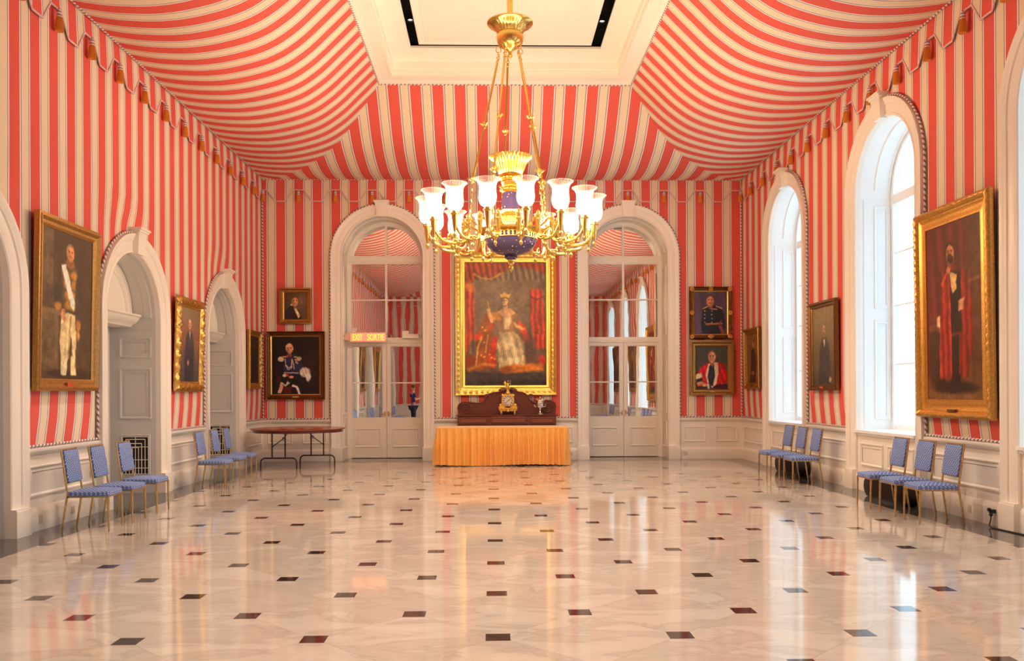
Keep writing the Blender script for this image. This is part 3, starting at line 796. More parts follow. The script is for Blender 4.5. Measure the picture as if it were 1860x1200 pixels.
def tassel(loc, rz, label, group):
    if not used[0]: o = T0; used[0] = 1
    else:
        o = T0.copy(); C.objects.link(o)
        for ch in T0K: c = ch.copy(); C.objects.link(c); c.parent = o
    o.location = loc; o.rotation_euler = (0, 0, rz); tag(o, label, 'tassel', group)
tl = valance('scalloped_valance', 'left', YN + 0.045, YB - 0.045, lambda a: (YB - a) / PER_L, 0, LA, 'scalloped striped valance running along the top of the left wall')
tr = valance('scalloped_valance', 'right', -YB + 0.045, -YN - 0.045, lambda a: (YB + a) / PER_R, 0, RA, 'scalloped striped valance running along the top of the right wall')
tb = valance('scalloped_valance', 'back', XL, XR, lambda a: (a + 4.88) / PER_B, 0, BA, 'scalloped striped valance running along the top of the back wall')
tn = valance('scalloped_valance', 'front', -XR, -XL, lambda a: (a + XR) / PER_B, 0, NA, 'scalloped striped valance on the wall at the camera end')
k = 0
for a in [YB - 0.13] + sorted(tl, reverse=True):
    if a < YN + 0.1: continue
    tassel((XL + 0.066, a, 5.79), R(90), 'gold tassel on the left wall valance, %s from the far corner' % ORD[k], 'gold tassels on the left valance'); k += 1
k = 0
for a in [0.13 - YB] + sorted(tr):
    Y = -a
    if Y < YN + 0.1: continue
    tassel((XR - 0.066, Y, 5.79), R(-90), 'gold tassel on the right wall valance, %s from the far corner' % ORD[k], 'gold tassels on the right valance'); k += 1
k = 0
for a in sorted(tb):
    if XL + 0.2 < a < XR - 0.3: tassel((a, YB - 0.05, 5.79), 0, 'gold tassel on the back wall valance, %s from the left corner' % ORD[k], 'gold tassels on the back valance'); k += 1

# ------------------------------------------------------------------ paintings (flat canvases painted point by point)
class Paint:
    def __init__(s, nx, ny, bg, seed=1):
        s.nx, s.ny = nx, ny
        s.X, s.Y = np.meshgrid(np.linspace(0, 1, nx), np.linspace(0, 1, ny)); s.asp = ny / nx
        s.c = np.ones((ny, nx, 3)) * np.array(bg, float); s.rng = np.random.RandomState(seed)
        wx, wy = s._noise(14) * 0.014 + s._noise(36) * 0.008, s._noise(14) * 0.010 + s._noise(36) * 0.006
        s.mod = 1 + 0.30 * s._noise(9) + 0.22 * s._noise(26) + 0.12 * s._noise(60); s.X = s.X + wx; s.Y = s.Y + wy
    def _noise(s, f):
        g = s.rng.rand(int(f * s.asp) + 3, f + 3); X0, Y0 = np.meshgrid(np.linspace(0, 1, s.nx), np.linspace(0, 1, s.ny)); y = Y0 * (g.shape[0] - 1.001); x = X0 * (g.shape[1] - 1.001)
        yi, xi = y.astype(int), x.astype(int); fy, fx = y - yi, x - xi
        fy = fy * fy * (3 - 2 * fy); fx = fx * fx * (3 - 2 * fx)
        return (g[yi, xi] * (1 - fx) + g[yi, xi + 1] * fx) * (1 - fy) + (g[yi + 1, xi] * (1 - fx) + g[yi + 1, xi + 1] * fx) * fy - 0.5
    def zoom(s, k, ky=None, cx=0.5, cy_=0.0): s.X = (s.X - cx) / k + cx; s.Y = (s.Y - cy_) / (ky or k) + cy_
    def blend(s, a, col): a = np.clip(a, 0, 1)[..., None]; s.c = s.c * (1 - a) + np.array(col, float) * s.mod[..., None] * a
    def ell(s, cx, cy_, rx, ry, col, soft=0.25, rot=0.0, op=1.0):
        dx = s.X - cx; dy = (s.Y - cy_) * s.asp; c, n = math.cos(rot), math.sin(rot)
        u = (dx * c + dy * n) / rx; v = (-dx * n + dy * c) / (ry * s.asp)
        d = np.sqrt(u * u + v * v); s.blend((1 + soft / 2 - d) / max(soft, 1e-3) * op if op == 1 else np.clip((1 + soft / 2 - d) / max(soft, 1e-3), 0, 1) * op, col)
    def poly(s, pts, col, soft=0.012, op=1.0):
        X, Y = s.X, s.Y * s.asp; inside = np.zeros(X.shape, bool); dist = np.full(X.shape, 9.0); n = len(pts)
        for i in range(n):
            x1, y1 = pts[i]; x2, y2 = pts[(i + 1) % n]; y1 *= s.asp; y2 *= s.asp
            cond = ((y1 > Y) != (y2 > Y)); xi = (x2 - x1) * (Y - y1) / ((y2 - y1) if abs(y2 - y1) > 1e-9 else 1e-9) + x1
            inside ^= cond & (X < xi)
            L2 = (x2 - x1) ** 2 + (y2 - y1) ** 2 + 1e-12; t = np.clip(((X - x1) * (x2 - x1) + (Y - y1) * (y2 - y1)) / L2, 0, 1)
            dist = np.minimum(dist, np.hypot(X - x1 - t * (x2 - x1), Y - y1 - t * (y2 - y1)))
        sd = np.where(inside, dist, -dist); s.blend(np.clip(sd / soft + 0.5, 0, 1) * op, col)
    def line(s, pts, w, col, soft=0.008, op=1.0):
        X, Y = s.X, s.Y * s.asp; dist = np.full(X.shape, 9.0)
        for (x1, y1), (x2, y2) in zip(pts[:-1], pts[1:]):
            y1 *= s.asp; y2 *= s.asp; L2 = (x2 - x1) ** 2 + (y2 - y1) ** 2 + 1e-12
            t = np.clip(((X - x1) * (x2 - x1) + (Y - y1) * (y2 - y1)) / L2, 0, 1)
            dist = np.minimum(dist, np.hypot(X - x1 - t * (x2 - x1), Y - y1 - t * (y2 - y1)))
        s.blend(np.clip((w / 2 - dist) / soft + 0.5, 0, 1) * op, col)
    def folds(s, x0, x1, y0, y1, f, amp, slant=0.0):
        m_ = np.clip((s.X - x0) / 0.02, 0, 1) * np.clip((x1 - s.X) / 0.02, 0, 1) * np.clip((s.Y - y0) / 0.02, 0, 1) * np.clip((y1 - s.Y) / 0.02, 0, 1)
        s.c *= (1 + (amp * np.sin((s.X + slant * s.Y + 0.02 * s._noise(6)) * f * 6.28) * m_))[..., None]
    def grain(s, a=10, f=30): s.c += (s._noise(f) * a + s._noise(f // 3) * a)[..., None]
    def head(s, x, y, r, skin=(214, 158, 118), hair=(90, 60, 40), turn=0.0, bald=False, beard=None, moustache=None):
        ry = r * 1.32 / s.asp
        dk = tuple(c * 0.62 for c in skin); lt = tuple(min(255, c * 1.12) for c in skin)
        s.ell(x, y - ry * 1.0, r * 0.52, ry * 0.55, dk, 0.3); s.ell(x, y + ry * 0.12, r * 1.06, ry * 1.04, hair, 0.2)
        s.ell(x + turn * r * 0.15, y - ry * (0.02 if bald else 0.10), r * 0.88, ry * 0.95, skin, 0.22)
        if bald: s.ell(x, y + ry * 0.55, r * 0.62, ry * 0.42, lt, 0.5)
        s.ell(x - r * 0.45 * (1 if turn >= 0 else -1), y - ry * 0.1, r * 0.35, ry * 0.75, dk, 0.9, op=0.5)
        for q in (-0.36, 0.36):
            s.ell(x + (q + turn * 0.2) * r, y + ry * 0.10, r * 0.15, ry * 0.06, (60, 35, 28), 0.5); s.line([(x + (q + turn * 0.2 - 0.2) * r, y + ry * 0.24), (x + (q + turn * 0.2 + 0.2) * r, y + ry * 0.24)], r * 0.12, (80, 50, 35), r * 0.1)
        s.line([(x + turn * r * 0.35, y + ry * 0.1), (x + turn * r * 0.45, y - ry * 0.22)], r * 0.12, lt, r * 0.15); s.ell(x + turn * r * 0.4, y - ry * 0.25, r * 0.14, ry * 0.06, dk, 0.6)
        if beard: s.ell(x + turn * r * 0.2, y - ry * 0.65, r * 0.62, ry * 0.5, beard, 0.3)
        s.line([(x + (turn * 0.3 - 0.22) * r, y - ry * 0.48), (x + (turn * 0.3 + 0.22) * r, y - ry * 0.48)], r * 0.12, (150, 70, 60), r * 0.1)
        if moustache: s.line([(x + (turn * 0.3 - 0.35) * r, y - ry * 0.42), (x + turn * 0.3 * r, y - ry * 0.34), (x + (turn * 0.3 + 0.35) * r, y - ry * 0.42)], r * 0.17, moustache, r * 0.1)
def canvas_mesh(P, x0, x1, z0, z1, y, parent):
    ny, nx = P.ny, P.nx
    me = bpy.data.meshes.new('canvas')
    xs = np.linspace(x0, x1, nx); zs = np.linspace(z0, z1, ny)
    v = np.zeros((ny, nx, 3)); v[..., 0] = xs[None]; v[..., 1] = y; v[..., 2] = zs[:, None]
    idx = np.arange(nx * ny).reshape(ny, nx)
    f = np.stack([idx[:-1, :-1], idx[:-1, 1:], idx[1:, 1:], idx[1:, :-1]], -1).reshape(-1, 4)
    me.from_pydata(v.reshape(-1, 3).tolist(), [], f.tolist())
    cc = P.c; cc = (cc + np.roll(cc, 1, 0) * 0.12 + np.roll(cc, -1, 0) * 0.12 + np.roll(cc, 1, 1) * 0.12 + np.roll(cc, -1, 1) * 0.12) / 1.48; cc[0], cc[-1], cc[:, 0], cc[:, -1] = P.c[0], P.c[-1], P.c[:, 0], P.c[:, -1]
    col = np.clip(cc, 0, 255) / 255; lin = np.where(col <= 0.04045, col / 12.92, ((col + 0.055) / 1.055) ** 2.4); g_ = lin.mean(-1, keepdims=True); lin = np.clip((g_ + (lin - g_) * 1.05) * 1.12, 0, 0.95)
    ca = me.color_attributes.new('paint', 'FLOAT_COLOR', 'POINT')
    ca.data.foreach_set('color', np.concatenate([lin.reshape(-1, 3), np.ones((nx * ny, 1))], 1).astype(np.float32).ravel())
    me.materials.append(M_PAINT)
    o = bpy.data.objects.new('canvas', me); C.objects.link(o); o.parent = parent; return o
M_PAINT = mat('oil_paint_on_canvas', rough=0.42); _t = NT(M_PAINT)
_a = _t.node('ShaderNodeVertexColor'); _a.layer_name = 'paint'; _t.lk(_a.outputs[0], _t.b.inputs['Base Color'])
_n = _t.noise(_t.obj(), 60, 3); _t.bump(_n.outputs[0], 0.15, 0.004)

FRAMES = {
    'plain':  ([(0, 0.012), (0.0, 0.03), (0.10, 0.045), (0.16, 0.04), (0.22, 0.05), (0.45, 0.055), (0.60, 0.085), (0.68, 0.10), (0.80, 0.10), (0.85, 0.085), (1.0, 0.08), (1.0, 0.0)], None),
    'carved': ([(0, 0.015), (0.0, 0.03), (0.08, 0.042), (0.14, 0.03), (0.22, 0.045), (0.35, 0.075), (0.5, 0.09), (0.65, 0.09), (0.8, 0.075), (0.92, 0.045), (1.0, 0.03), (1.0, 0.0)], 'carve'),
    'leaf':   ([(0, 0.012), (0.0, 0.035), (0.12, 0.04), (0.18, 0.03), (0.50, 0.035), (0.56, 0.05), (0.62, 0.05), (0.70, 0.085), (0.80, 0.11), (0.90, 0.10), (1.0, 0.07), (1.0, 0.0)], 'leaf'),
    'bead':   ([(0, 0.012), (0.0, 0.02), (0.12, 0.03), (0.16, 0.025), (0.42, 0.03), (0.48, 0.045), (0.60, 0.055), (0.70, 0.05), (0.82, 0.07), (0.92, 0.08), (1.0, 0.06), (1.0, 0.0)], 'bead'),
}
def picture(side, a, w, z0, z1, band, style, m_frame, paint, label, tilt=0.0, plate=None, m_inner=None, corner=False, name='framed_painting', group=None):
    at = {'L': LA, 'R': RA, 'B': BA}[side]
    rz = at['rz']; base = Vector(at['loc']); h = z1 - z0
    loc = base + Matrix.Rotation(rz, 3, 'Z') @ Vector((a, {'L': -0.03, 'R': -0.05 if w > 1.5 else -0.03, 'B': -0.02}[side], z0))
    o = empty(name, loc, rz, label, 'painting', group, tilt=tilt)
    prof, kind = FRAMES[style]
    x0, x1, y0, y1 = -w / 2 + band, w / 2 - band, band, h - band
    rnd = random.Random(int(a * 100))
    def disp(l, k, L):
        n_, hh = prof[k]
        if kind == 'carve':
            if 0.2 < n_ < 0.99: return (0.05 * band * math.sin(l * 45 + k * 1.3), 0.020 * math.sin(l * 62 + k * 2.1) * math.cos(l * 23 + k) + 0.006 * rnd.uniform(-1, 1))
            if n_ >= 0.99 and hh > 0.01: return (0.10 * band * abs(math.sin(l * 26)), 0)
            if n_ >= 0.99: return (0.10 * band * abs(math.sin(l * 26)), 0)
        if kind == 'leaf' and 0.65 < n_ < 0.99: return (0, 0.012 * abs(math.sin(l * 38 + k * 0.6)) - 0.006)
        if kind == 'bead':
            if 0.5 < n_ < 0.65: return (0, 0.008 * math.sin(l * 60))
            if 0.8 < n_ < 0.95: return (0, 0.008 * abs(math.sin(l * 30 + k)))
        return (0, 0)
    mb = MB(); pth = [(x0, y0), (x1, y0), (x1, y1), (x0, y1)]    # counter-clockwise: right hand = outward
    seg = {None: None, 'carve': 0.018, 'leaf': 0.02, 'bead': 0.02}[kind]
    mb.sweep(pth, [(n_ * band, hh * (0.72 if side != 'B' else 1.0)) for n_, hh in prof], closed=True, seg=seg, disp=disp if kind else None)
    f = build('frame', mb, m_frame, o, smooth=50 if kind else 30)
    if corner:
        for cx_, cz in ((x0, y0), (x1, y0), (x1, y1), (x0, y1), (0, y0), (0, y1), (x0, h / 2), (x1, h / 2)):
            mb = MB(); ox = cx_ + (0 if cx_ == 0 else math.copysign(band * 0.5, cx_)); oz = cz + (0 if abs(cz - h / 2) < 1e-6 else math.copysign(band * 0.5, cz - h / 2))
            for q in range(7):
                t = 2 * PI * q / 7; mb.ellipsoid((ox + band * 0.33 * math.cos(t), -0.075, oz + band * 0.33 * math.sin(t)), (band * 0.2, 0.022, band * 0.2), 8, 6)
            mb.ellipsoid((ox, -0.08, oz), (band * 0.25, 0.035, band * 0.25), 10, 6)
            build('carved_ornament', mb, M_GILT_MID, f)
    if m_inner:
        mb = MB(); b2 = band * 0.16
        mb.sweep([(x0, y0), (x1, y0), (x1, y1), (x0, y1)], [(-0.002, 0.014), (-0.002, 0.036), (b2, 0.048), (b2, 0.03)], closed=True); build('inner_slip', mb, m_inner, f)
    canvas_mesh(paint(), x0 - 0.004, x1 + 0.004, y0 - 0.004, y1 + 0.004, -0.016, o)
    mb = MB(); mb.box(-w / 2 + 0.01, w / 2 - 0.01, -0.014, 0.0, 0.01, h - 0.01); build('backing_board', mb, M_NEARBLACK, o)
    if plate:
        mb = MB(); mb.box(-plate[0] / 2, plate[0] / 2, -0.066, -0.03, band * 0.35, band * 0.35 + plate[1]); pl = build('name_plate', mb, plate[2], o)
    return o
PLATE_R = mat('red_name_plate', srgb(196, 84, 44), 0.4); PLATE_G = mat('brass_name_plate', (0.9, 0.6, 0.25), 0.35, 1.0)

def p_diplomat():
    p = Paint(110, 190, (78, 62, 46), 3)
    p.blend(np.clip((p.X - 0.25) * 2, 0, 1) * 0.5, (58, 47, 36)); p.blend(np.clip(1 - p.Y * 2.2, 0, 1) * 0.6, (96, 74, 48))
    p.poly([(0, 0.62), (0.21, 0.62), (0.21, 1.0), (0, 1.0)], (104, 84, 60)); p.poly([(0.0, 0.48), (0.24, 0.48), (0.2, 0.62), (0, 0.64)], (88, 70, 50))
    p.poly([(0, 0.1), (0.33, 0.07), (0.33, 0.445), (0, 0.45)], (104, 84, 58)); p.poly([(0, 0.445), (0.40, 0.43), (0.40, 0.465), (0, 0.475)], (124, 100, 70)); p.poly([(0.05, 0.14), (0.26, 0.13), (0.26, 0.39), (0.05, 0.40)], (90, 72, 50))
    p.zoom(1.16, 1.09, 0.5, 0.02); p.ell(0.55, 0.035, 0.42, 0.03, (52, 38, 26), 0.6)
    p.poly([(0.40, 0.42), (0.62, 0.42), (0.66, 0.36), (0.64, 0.12), (0.60, 0.12), (0.56, 0.30), (0.52, 0.13), (0.40, 0.13), (0.37, 0.24)], (228, 206, 152))
    p.poly([(0.39, 0.03), (0.49, 0.03), (0.51, 0.15), (0.40, 0.15)], (236, 220, 172)); p.poly([(0.56, 0.03), (0.66, 0.03), (0.64, 0.15), (0.56, 0.15)], (222, 202, 150))
    p.line([(0.52, 0.14), (0.55, 0.40)], 0.02, (150, 126, 84), 0.02)
    p.poly([(0.36, 0.66), (0.42, 0.73), (0.58, 0.74), (0.66, 0.69), (0.66, 0.60), (0.62, 0.44), (0.42, 0.43), (0.40, 0.54)], (92, 76, 58))
    for (x, y) in ((0.46, 0.66), (0.47, 0.60), (0.50, 0.53), (0.5, 0.47), (0.60, 0.66), (0.61, 0.6), (0.6, 0.53), (0.58, 0.47)): p.ell(x, y, 0.055, 0.028, (176, 124, 54), 0.7)
    p.poly([(0.36, 0.68), (0.27, 0.55), (0.27, 0.46), (0.34, 0.45), (0.41, 0.56)], (66, 54, 46)); p.ell(0.33, 0.455, 0.055, 0.026, (182, 128, 58), 0.5)
    p.poly([(0.39, 0.44), (0.44, 0.45), (0.47, 0.39), (0.45, 0.36), (0.40, 0.38)], (206, 146, 104))
    p.poly([(0.64, 0.67), (0.70, 0.60), (0.68, 0.40), (0.72, 0.36), (0.70, 0.29), (0.64, 0.32), (0.62, 0.5)], (74, 60, 50)); p.ell(0.69, 0.35, 0.04, 0.04, (170, 112, 56), 0.5); p.ell(0.69, 0.28, 0.035, 0.03, (204, 140, 100), 0.4)
    p.line([(0.66, 0.30), (0.64, 0.08)], 0.012, (120, 100, 60), 0.01)
    p.poly([(0.38, 0.71), (0.46, 0.72), (0.62, 0.49), (0.60, 0.44), (0.54, 0.47)], (222, 224, 204)); p.ell(0.53, 0.735, 0.07, 0.03, (150, 100, 46), 0.5)
    p.head(0.53, 0.80, 0.068, (222, 150, 104), (150, 120, 92), 0.4)
    p.grain(8); return p
def p_redrobe():
    p = Paint(110, 190, (98, 40, 34), 5)
    p.blend(np.clip((p.X - 0.55) * 3, 0, 1) * 0.8, (88, 62, 40)); p.folds(0.1, 0.7, 0.45, 1, 5, 0.18, 0.2); p.blend(np.clip(0.16 - p.Y, 0, 1) * 9, (112, 78, 46))
    p.line([(0.68, 0.64), (1.0, 0.66)], 0.03, (120, 86, 56)); p.poly([(0.04, 0.09), (0.34, 0.08), (0.34, 0.40), (0.04, 0.41)], (62, 38, 30)); p.poly([(0.04, 0.40), (0.36, 0.39), (0.36, 0.43), (0.04, 0.44)], (112, 68, 44))
    p.poly([(0.19, 0.42), (0.27, 0.42), (0.26, 0.48), (0.20, 0.48)], (214, 180, 138))
    p.zoom(1.15, 1.0, 0.5, 0.0); p.ell(0.5, 0.07, 0.35, 0.035, (40, 24, 18), 0.6); p.poly([(0.46, 0.36), (0.60, 0.36), (0.60, 0.08), (0.64, 0.055), (0.55, 0.06), (0.50, 0.03), (0.44, 0.04), (0.46, 0.10)], (32, 20, 18))
    p.poly([(0.30, 0.60), (0.36, 0.72), (0.48, 0.75), (0.47, 0.60), (0.47, 0.12), (0.26, 0.12), (0.28, 0.38)], (148, 44, 34)); p.poly([(0.66, 0.73), (0.74, 0.66), (0.80, 0.50), (0.80, 0.30), (0.74, 0.22), (0.70, 0.12), (0.58, 0.14), (0.60, 0.5), (0.60, 0.70)], (130, 38, 30))
    p.folds(0.26, 0.48, 0.12, 0.74, 11, 0.22, 0.05); p.folds(0.58, 0.8, 0.12, 0.72, 11, 0.2)
    p.poly([(0.45, 0.72), (0.62, 0.72), (0.63, 0.38), (0.47, 0.38)], (34, 22, 20)); p.poly([(0.46, 0.72), (0.56, 0.70), (0.56, 0.62), (0.50, 0.60), (0.47, 0.64)], (214, 176, 120))
    p.poly([(0.58, 0.55), (0.68, 0.57), (0.66, 0.50), (0.58, 0.49)], (206, 150, 112)); p.poly([(0.40, 0.74), (0.48, 0.77), (0.45, 0.71)], (220, 196, 158)); p.line([(0.33, 0.66), (0.45, 0.75)], 0.03, (206, 86, 60))
    p.head(0.46, 0.83, 0.072, (196, 132, 96), (38, 24, 20), 0.3, beard=(40, 24, 18)); p.grain(8); return p
def p_dark_standing(coat=(38, 34, 44), bgc=(112, 92, 70), seed=7, warm=True):
    p = Paint(90, 140, bgc, seed)
    p.blend(np.clip(1 - p.Y * 1.5, 0, 1) * 0.9, (60, 52, 56)); p.blend(np.clip(p.Y * 1.5 - 0.9, 0, 1) * 0.6, (150, 130, 88))
    if warm: p.blend(np.exp(-((p.Y - 0.6) / 0.2) ** 2) * 0.5, (150, 70, 56))
    p.poly([(0.33, 0.62), (0.44, 0.70), (0.56, 0.70), (0.68, 0.62), (0.74, 0.4), (0.74, 0.0), (0.28, 0.0), (0.27, 0.4)], coat, 0.05)
    p.poly([(0.45, 0.70), (0.54, 0.70), (0.52, 0.56)], (210, 196, 178)); p.ell(0.45, 0.26, 0.05, 0.035, (190, 120, 90), 0.5); p.head(0.49, 0.78, 0.085, (200, 146, 112), (120, 100, 84), 0.2, bald=True); p.grain(8); return p
def p_grey_standing():
    p = Paint(90, 150, (104, 88, 58), 9)
    p.blend(np.clip(p.Y * 1.6 - 0.8, 0, 1) * 0.8, (150, 130, 84)); p.blend(np.clip(0.7 - p.Y * 1.5, 0, 1), (58, 56, 58))
    p.poly([(0.34, 0.50), (0.44, 0.60), (0.60, 0.60), (0.72, 0.50), (0.78, 0.25), (0.78, 0.0), (0.25, 0.0), (0.30, 0.3)], (52, 48, 50), 0.08)
    p.poly([(0.48, 0.58), (0.56, 0.58), (0.53, 0.47)], (206, 192, 160)); p.ell(0.78, 0.06, 0.06, 0.035, (190, 150, 110), 0.5); p.head(0.50, 0.70, 0.09, (178, 138, 100), (110, 92, 66), 0.1, bald=True, beard=(116, 96, 72)); p.grain(7); return p
def p_small_gent():
    p = Paint(90, 104, (96, 78, 54), 11)
    p.blend(np.clip(0.75 - p.X, 0, 1) * 0.5, (56, 44, 32)); p.blend(np.exp(-((p.X - 0.75) ** 2 + (p.Y - 0.7) ** 2) / 0.06) * 0.6, (138, 116, 82))
    p.poly([(0.0, 0.0), (0.04, 0.34), (0.26, 0.50), (0.42, 0.50), (0.62, 0.34), (0.76, 0.0)], (34, 32, 32)); p.poly([(0.38, 0.48), (0.50, 0.46), (0.68, 0.14), (0.60, 0.05), (0.52, 0.2)], (222, 206, 160))
    p.poly([(0.32, 0.50), (0.48, 0.46), (0.44, 0.41), (0.36, 0.44)], (18, 16, 18)); p.ell(0.36, 0.55, 0.09, 0.04, (228, 212, 176), 0.4)
    p.head(0.45, 0.67, 0.15, (214, 156, 108), (104, 74, 50), 0.5); p.grain(8); return p
def p_white_plume():
    p = Paint(150, 186, (20, 15, 16), 13)
    p.blend(np.exp(-((p.X - 0.8) ** 2 / 0.04 + (p.Y - 0.45) ** 2 / 0.08)) * 0.6, (74, 26, 26))
    p.poly([(0.08, 0.45), (0.2, 0.5), (0.2, 0.2), (0.1, 0.2)], (70, 22, 22), 0.06); p.poly([(0.24, 0.02), (0.40, 0.02), (0.42, 0.13), (0.24, 0.14)], (88, 24, 26))
    p.poly([(0.16, 0.58), (0.24, 0.66), (0.36, 0.70), (0.50, 0.69), (0.60, 0.62), (0.64, 0.5), (0.66, 0.32), (0.24, 0.33), (0.20, 0.45)], (40, 42, 76)); p.poly([(0.14, 0.62), (0.24, 0.62), (0.24, 0.3), (0.12, 0.33)], (22, 20, 26)); p.poly([(0.22, 0.34), (0.7, 0.34), (0.74, 0.05), (0.6, 0.0), (0.5, 0.15), (0.3, 0.2), (0.12, 0.08)], (20, 18, 24))
    p.ell(0.19, 0.61, 0.065, 0.042, (214, 196, 158), 0.3); p.ell(0.57, 0.62, 0.05, 0.038, (206, 186, 150), 0.3); p.line([(0.22, 0.64), (0.34, 0.66)], 0.03, (200, 160, 90)); p.line([(0.48, 0.65), (0.56, 0.64)], 0.03, (200, 160, 90))
    for q in (0.0, 0.03): p.line([(0.28, 0.61), (0.29, 0.52 - q), (0.34, 0.46 - q), (0.41, 0.49 - q), (0.42, 0.60)], 0.016, (226, 214, 190))
    p.line([(0.42, 0.62), (0.45, 0.52), (0.47, 0.44)], 0.012, (226, 214, 190)); p.line([(0.41, 0.6), (0.42, 0.46)], 0.012, (206, 180, 120)); p.ell(0.36, 0.675, 0.06, 0.025, (200, 66, 56), 0.4)
    for (x, y, c) in ((0.50, 0.60, (214, 190, 120)), (0.53, 0.58, (190, 80, 70)), (0.51, 0.555, (220, 210, 190)), (0.54, 0.54, (200, 170, 100))): p.ell(x, y, 0.018, 0.014, c, 0.4)
    p.line([(0.26, 0.375), (0.54, 0.37)], 0.018, (226, 214, 196)); p.ell(0.27, 0.33, 0.045, 0.028, (232, 220, 206), 0.3); p.ell(0.40, 0.30, 0.05, 0.024, (220, 160, 128), 0.4); p.ell(0.32, 0.33, 0.035, 0.02, (200, 60, 50), 0.4)
    p.line([(0.20, 0.20), (0.28, 0.15), (0.36, 0.20)], 0.03, (226, 214, 196)); p.poly([(0.12, 0.03), (0.20, 0.02), (0.24, 0.14), (0.18, 0.22)], (220, 178, 160)); p.line([(0.33, 0.22), (0.30, 0.16)], 0.025, (232, 222, 210)); p.line([(0.44, 0.15), (0.52, 0.13), (0.58, 0.0)], 0.045, (232, 222, 210))
    p.ell(0.69, 0.38, 0.11, 0.085, (224, 212, 196), 0.35, 0.4); p.ell(0.76, 0.30, 0.05, 0.08, (232, 224, 212), 0.4); p.folds(0.55, 0.82, 0.22, 0.5, 14, 0.1, 0.5); p.ell(0.66, 0.20, 0.08, 0.05, (24, 20, 26), 0.3)
    p.head(0.37, 0.79, 0.078, (216, 148, 112), (206, 180, 150), 0.25, bald=True, moustache=(226, 214, 196)); p.grain(6); return p
def p_officer():
    p = Paint(120, 156, (84, 66, 84), 15)
    p.folds(0, 1, 0, 1, 2.2, 0.18, 0.1); p.blend(np.clip(0.2 - p.X, 0, 1) * 2, (52, 40, 56)); p.blend(np.clip(p.X - 0.8, 0, 1) * 3, (60, 46, 66))
    p.poly([(0.24, 0.42), (0.26, 0.57), (0.34, 0.63), (0.48, 0.68), (0.64, 0.68), (0.82, 0.60), (0.92, 0.45), (0.95, 0.2), (0.90, 0.0), (0.26, 0.0), (0.22, 0.2)], (26, 28, 44))
    p.line([(0.27, 0.60), (0.42, 0.65)], 0.028, (206, 170, 96)); p.line([(0.68, 0.66), (0.84, 0.61)], 0.028, (206, 170, 96)); p.poly([(0.47, 0.70), (0.60, 0.70), (0.60, 0.65), (0.50, 0.65)], (30, 26, 36))
    for y in (0.56, 0.47, 0.38, 0.29):
        for x in (0.33, 0.54): p.ell(x, y - 0.01, 0.018, 0.014, (226, 186, 116), 0.4)
    p.line([(0.52, 0.60), (0.70, 0.58)], 0.03, (190, 96, 76)); p.line([(0.36, 0.24), (0.84, 0.245)], 0.055, (176, 92, 56)); p.line([(0.36, 0.255), (0.84, 0.26)], 0.012, (206, 140, 90)); p.poly([(0.72, 0.22), (0.84, 0.2), (0.94, 0.02), (0.84, 0.0)], (128, 66, 52)); p.poly([(0.74, 0.26), (0.84, 0.33), (0.82, 0.22)], (120, 84, 100))
    p.head(0.50, 0.785, 0.125, (206, 130, 96), (72, 54, 46), -0.2, moustache=(110, 74, 52)); p.grain(8); return p
def p_academic():
    p = Paint(128, 150, (66, 64, 48), 17)
    p.blend(np.clip(p.X - 0.4, 0, 1) * 0.6, (86, 84, 62)); p.poly([(0, 0), (1, 0), (1, 0.16), (0, 0.1)], (58, 22, 34))
    p.poly([(0.02, 0.30), (0.16, 0.52), (0.36, 0.60), (0.66, 0.64), (0.90, 0.58), (1.0, 0.35), (0.98, 0.12), (0.4, 0.08), (0.06, 0.06)], (190, 30, 28)); p.folds(0.05, 1, 0.05, 0.62, 6, 0.14, 0.5)
    p.poly([(0.40, 0.58), (0.52, 0.63), (0.50, 0.3), (0.54, 0.02), (0.36, 0.16), (0.30, 0.34)], (226, 198, 158)); p.poly([(0.58, 0.62), (0.70, 0.62), (0.72, 0.40), (0.64, 0.10), (0.48, 0.02), (0.52, 0.2)], (232, 206, 166))
    p.poly([(0.44, 0.56), (0.58, 0.56), (0.60, 0.3), (0.54, 0.06), (0.42, 0.10), (0.38, 0.3)], (38, 34, 52)); p.poly([(0.46, 0.62), (0.58, 0.62), (0.53, 0.52)], (228, 222, 206)); p.line([(0.525, 0.60), (0.52, 0.5)], 0.025, (58, 56, 90))
    p.poly([(0.0, 0.33), (0.18, 0.38), (0.22, 0.26), (0.04, 0.18), (0.0, 0.2)], (224, 202, 168)); p.poly([(0.02, 0.22), (0.2, 0.27), (0.22, 0.2), (0.06, 0.15)], (30, 26, 34)); p.ell(0.16, 0.13, 0.12, 0.045, (214, 150, 110), 0.3); p.ell(0.30, 0.09, 0.10, 0.035, (206, 140, 102), 0.3)
    p.poly([(0.36, 0.12), (0.41, 0.13), (0.44, 0.0), (0.38, 0.0)], (236, 226, 206))
    p.head(0.51, 0.755, 0.125, (216, 154, 118), (92, 74, 62), 0.05); p.grain(8); return p
def p_brown_robe():
    p = Paint(90, 140, (120, 84, 50), 19)
    p.grain(14, 18); p.poly([(0.34, 0.60), (0.44, 0.70), (0.58, 0.70), (0.72, 0.6), (0.78, 0.40), (0.70, 0.05), (0.30, 0.03), (0.26, 0.25), (0.36, 0.42)], (50, 30, 30)); p.ell(0.46, 0.20, 0.12, 0.04, (150, 84, 56), 0.5); p.poly([(0.2, 0.0), (0.7, 0.0), (0.7, 0.14), (0.22, 0.12)], (58, 28, 34))
    p.head(0.54, 0.80, 0.08, (196, 132, 92), (70, 44, 30), -0.3); p.grain(6); return p
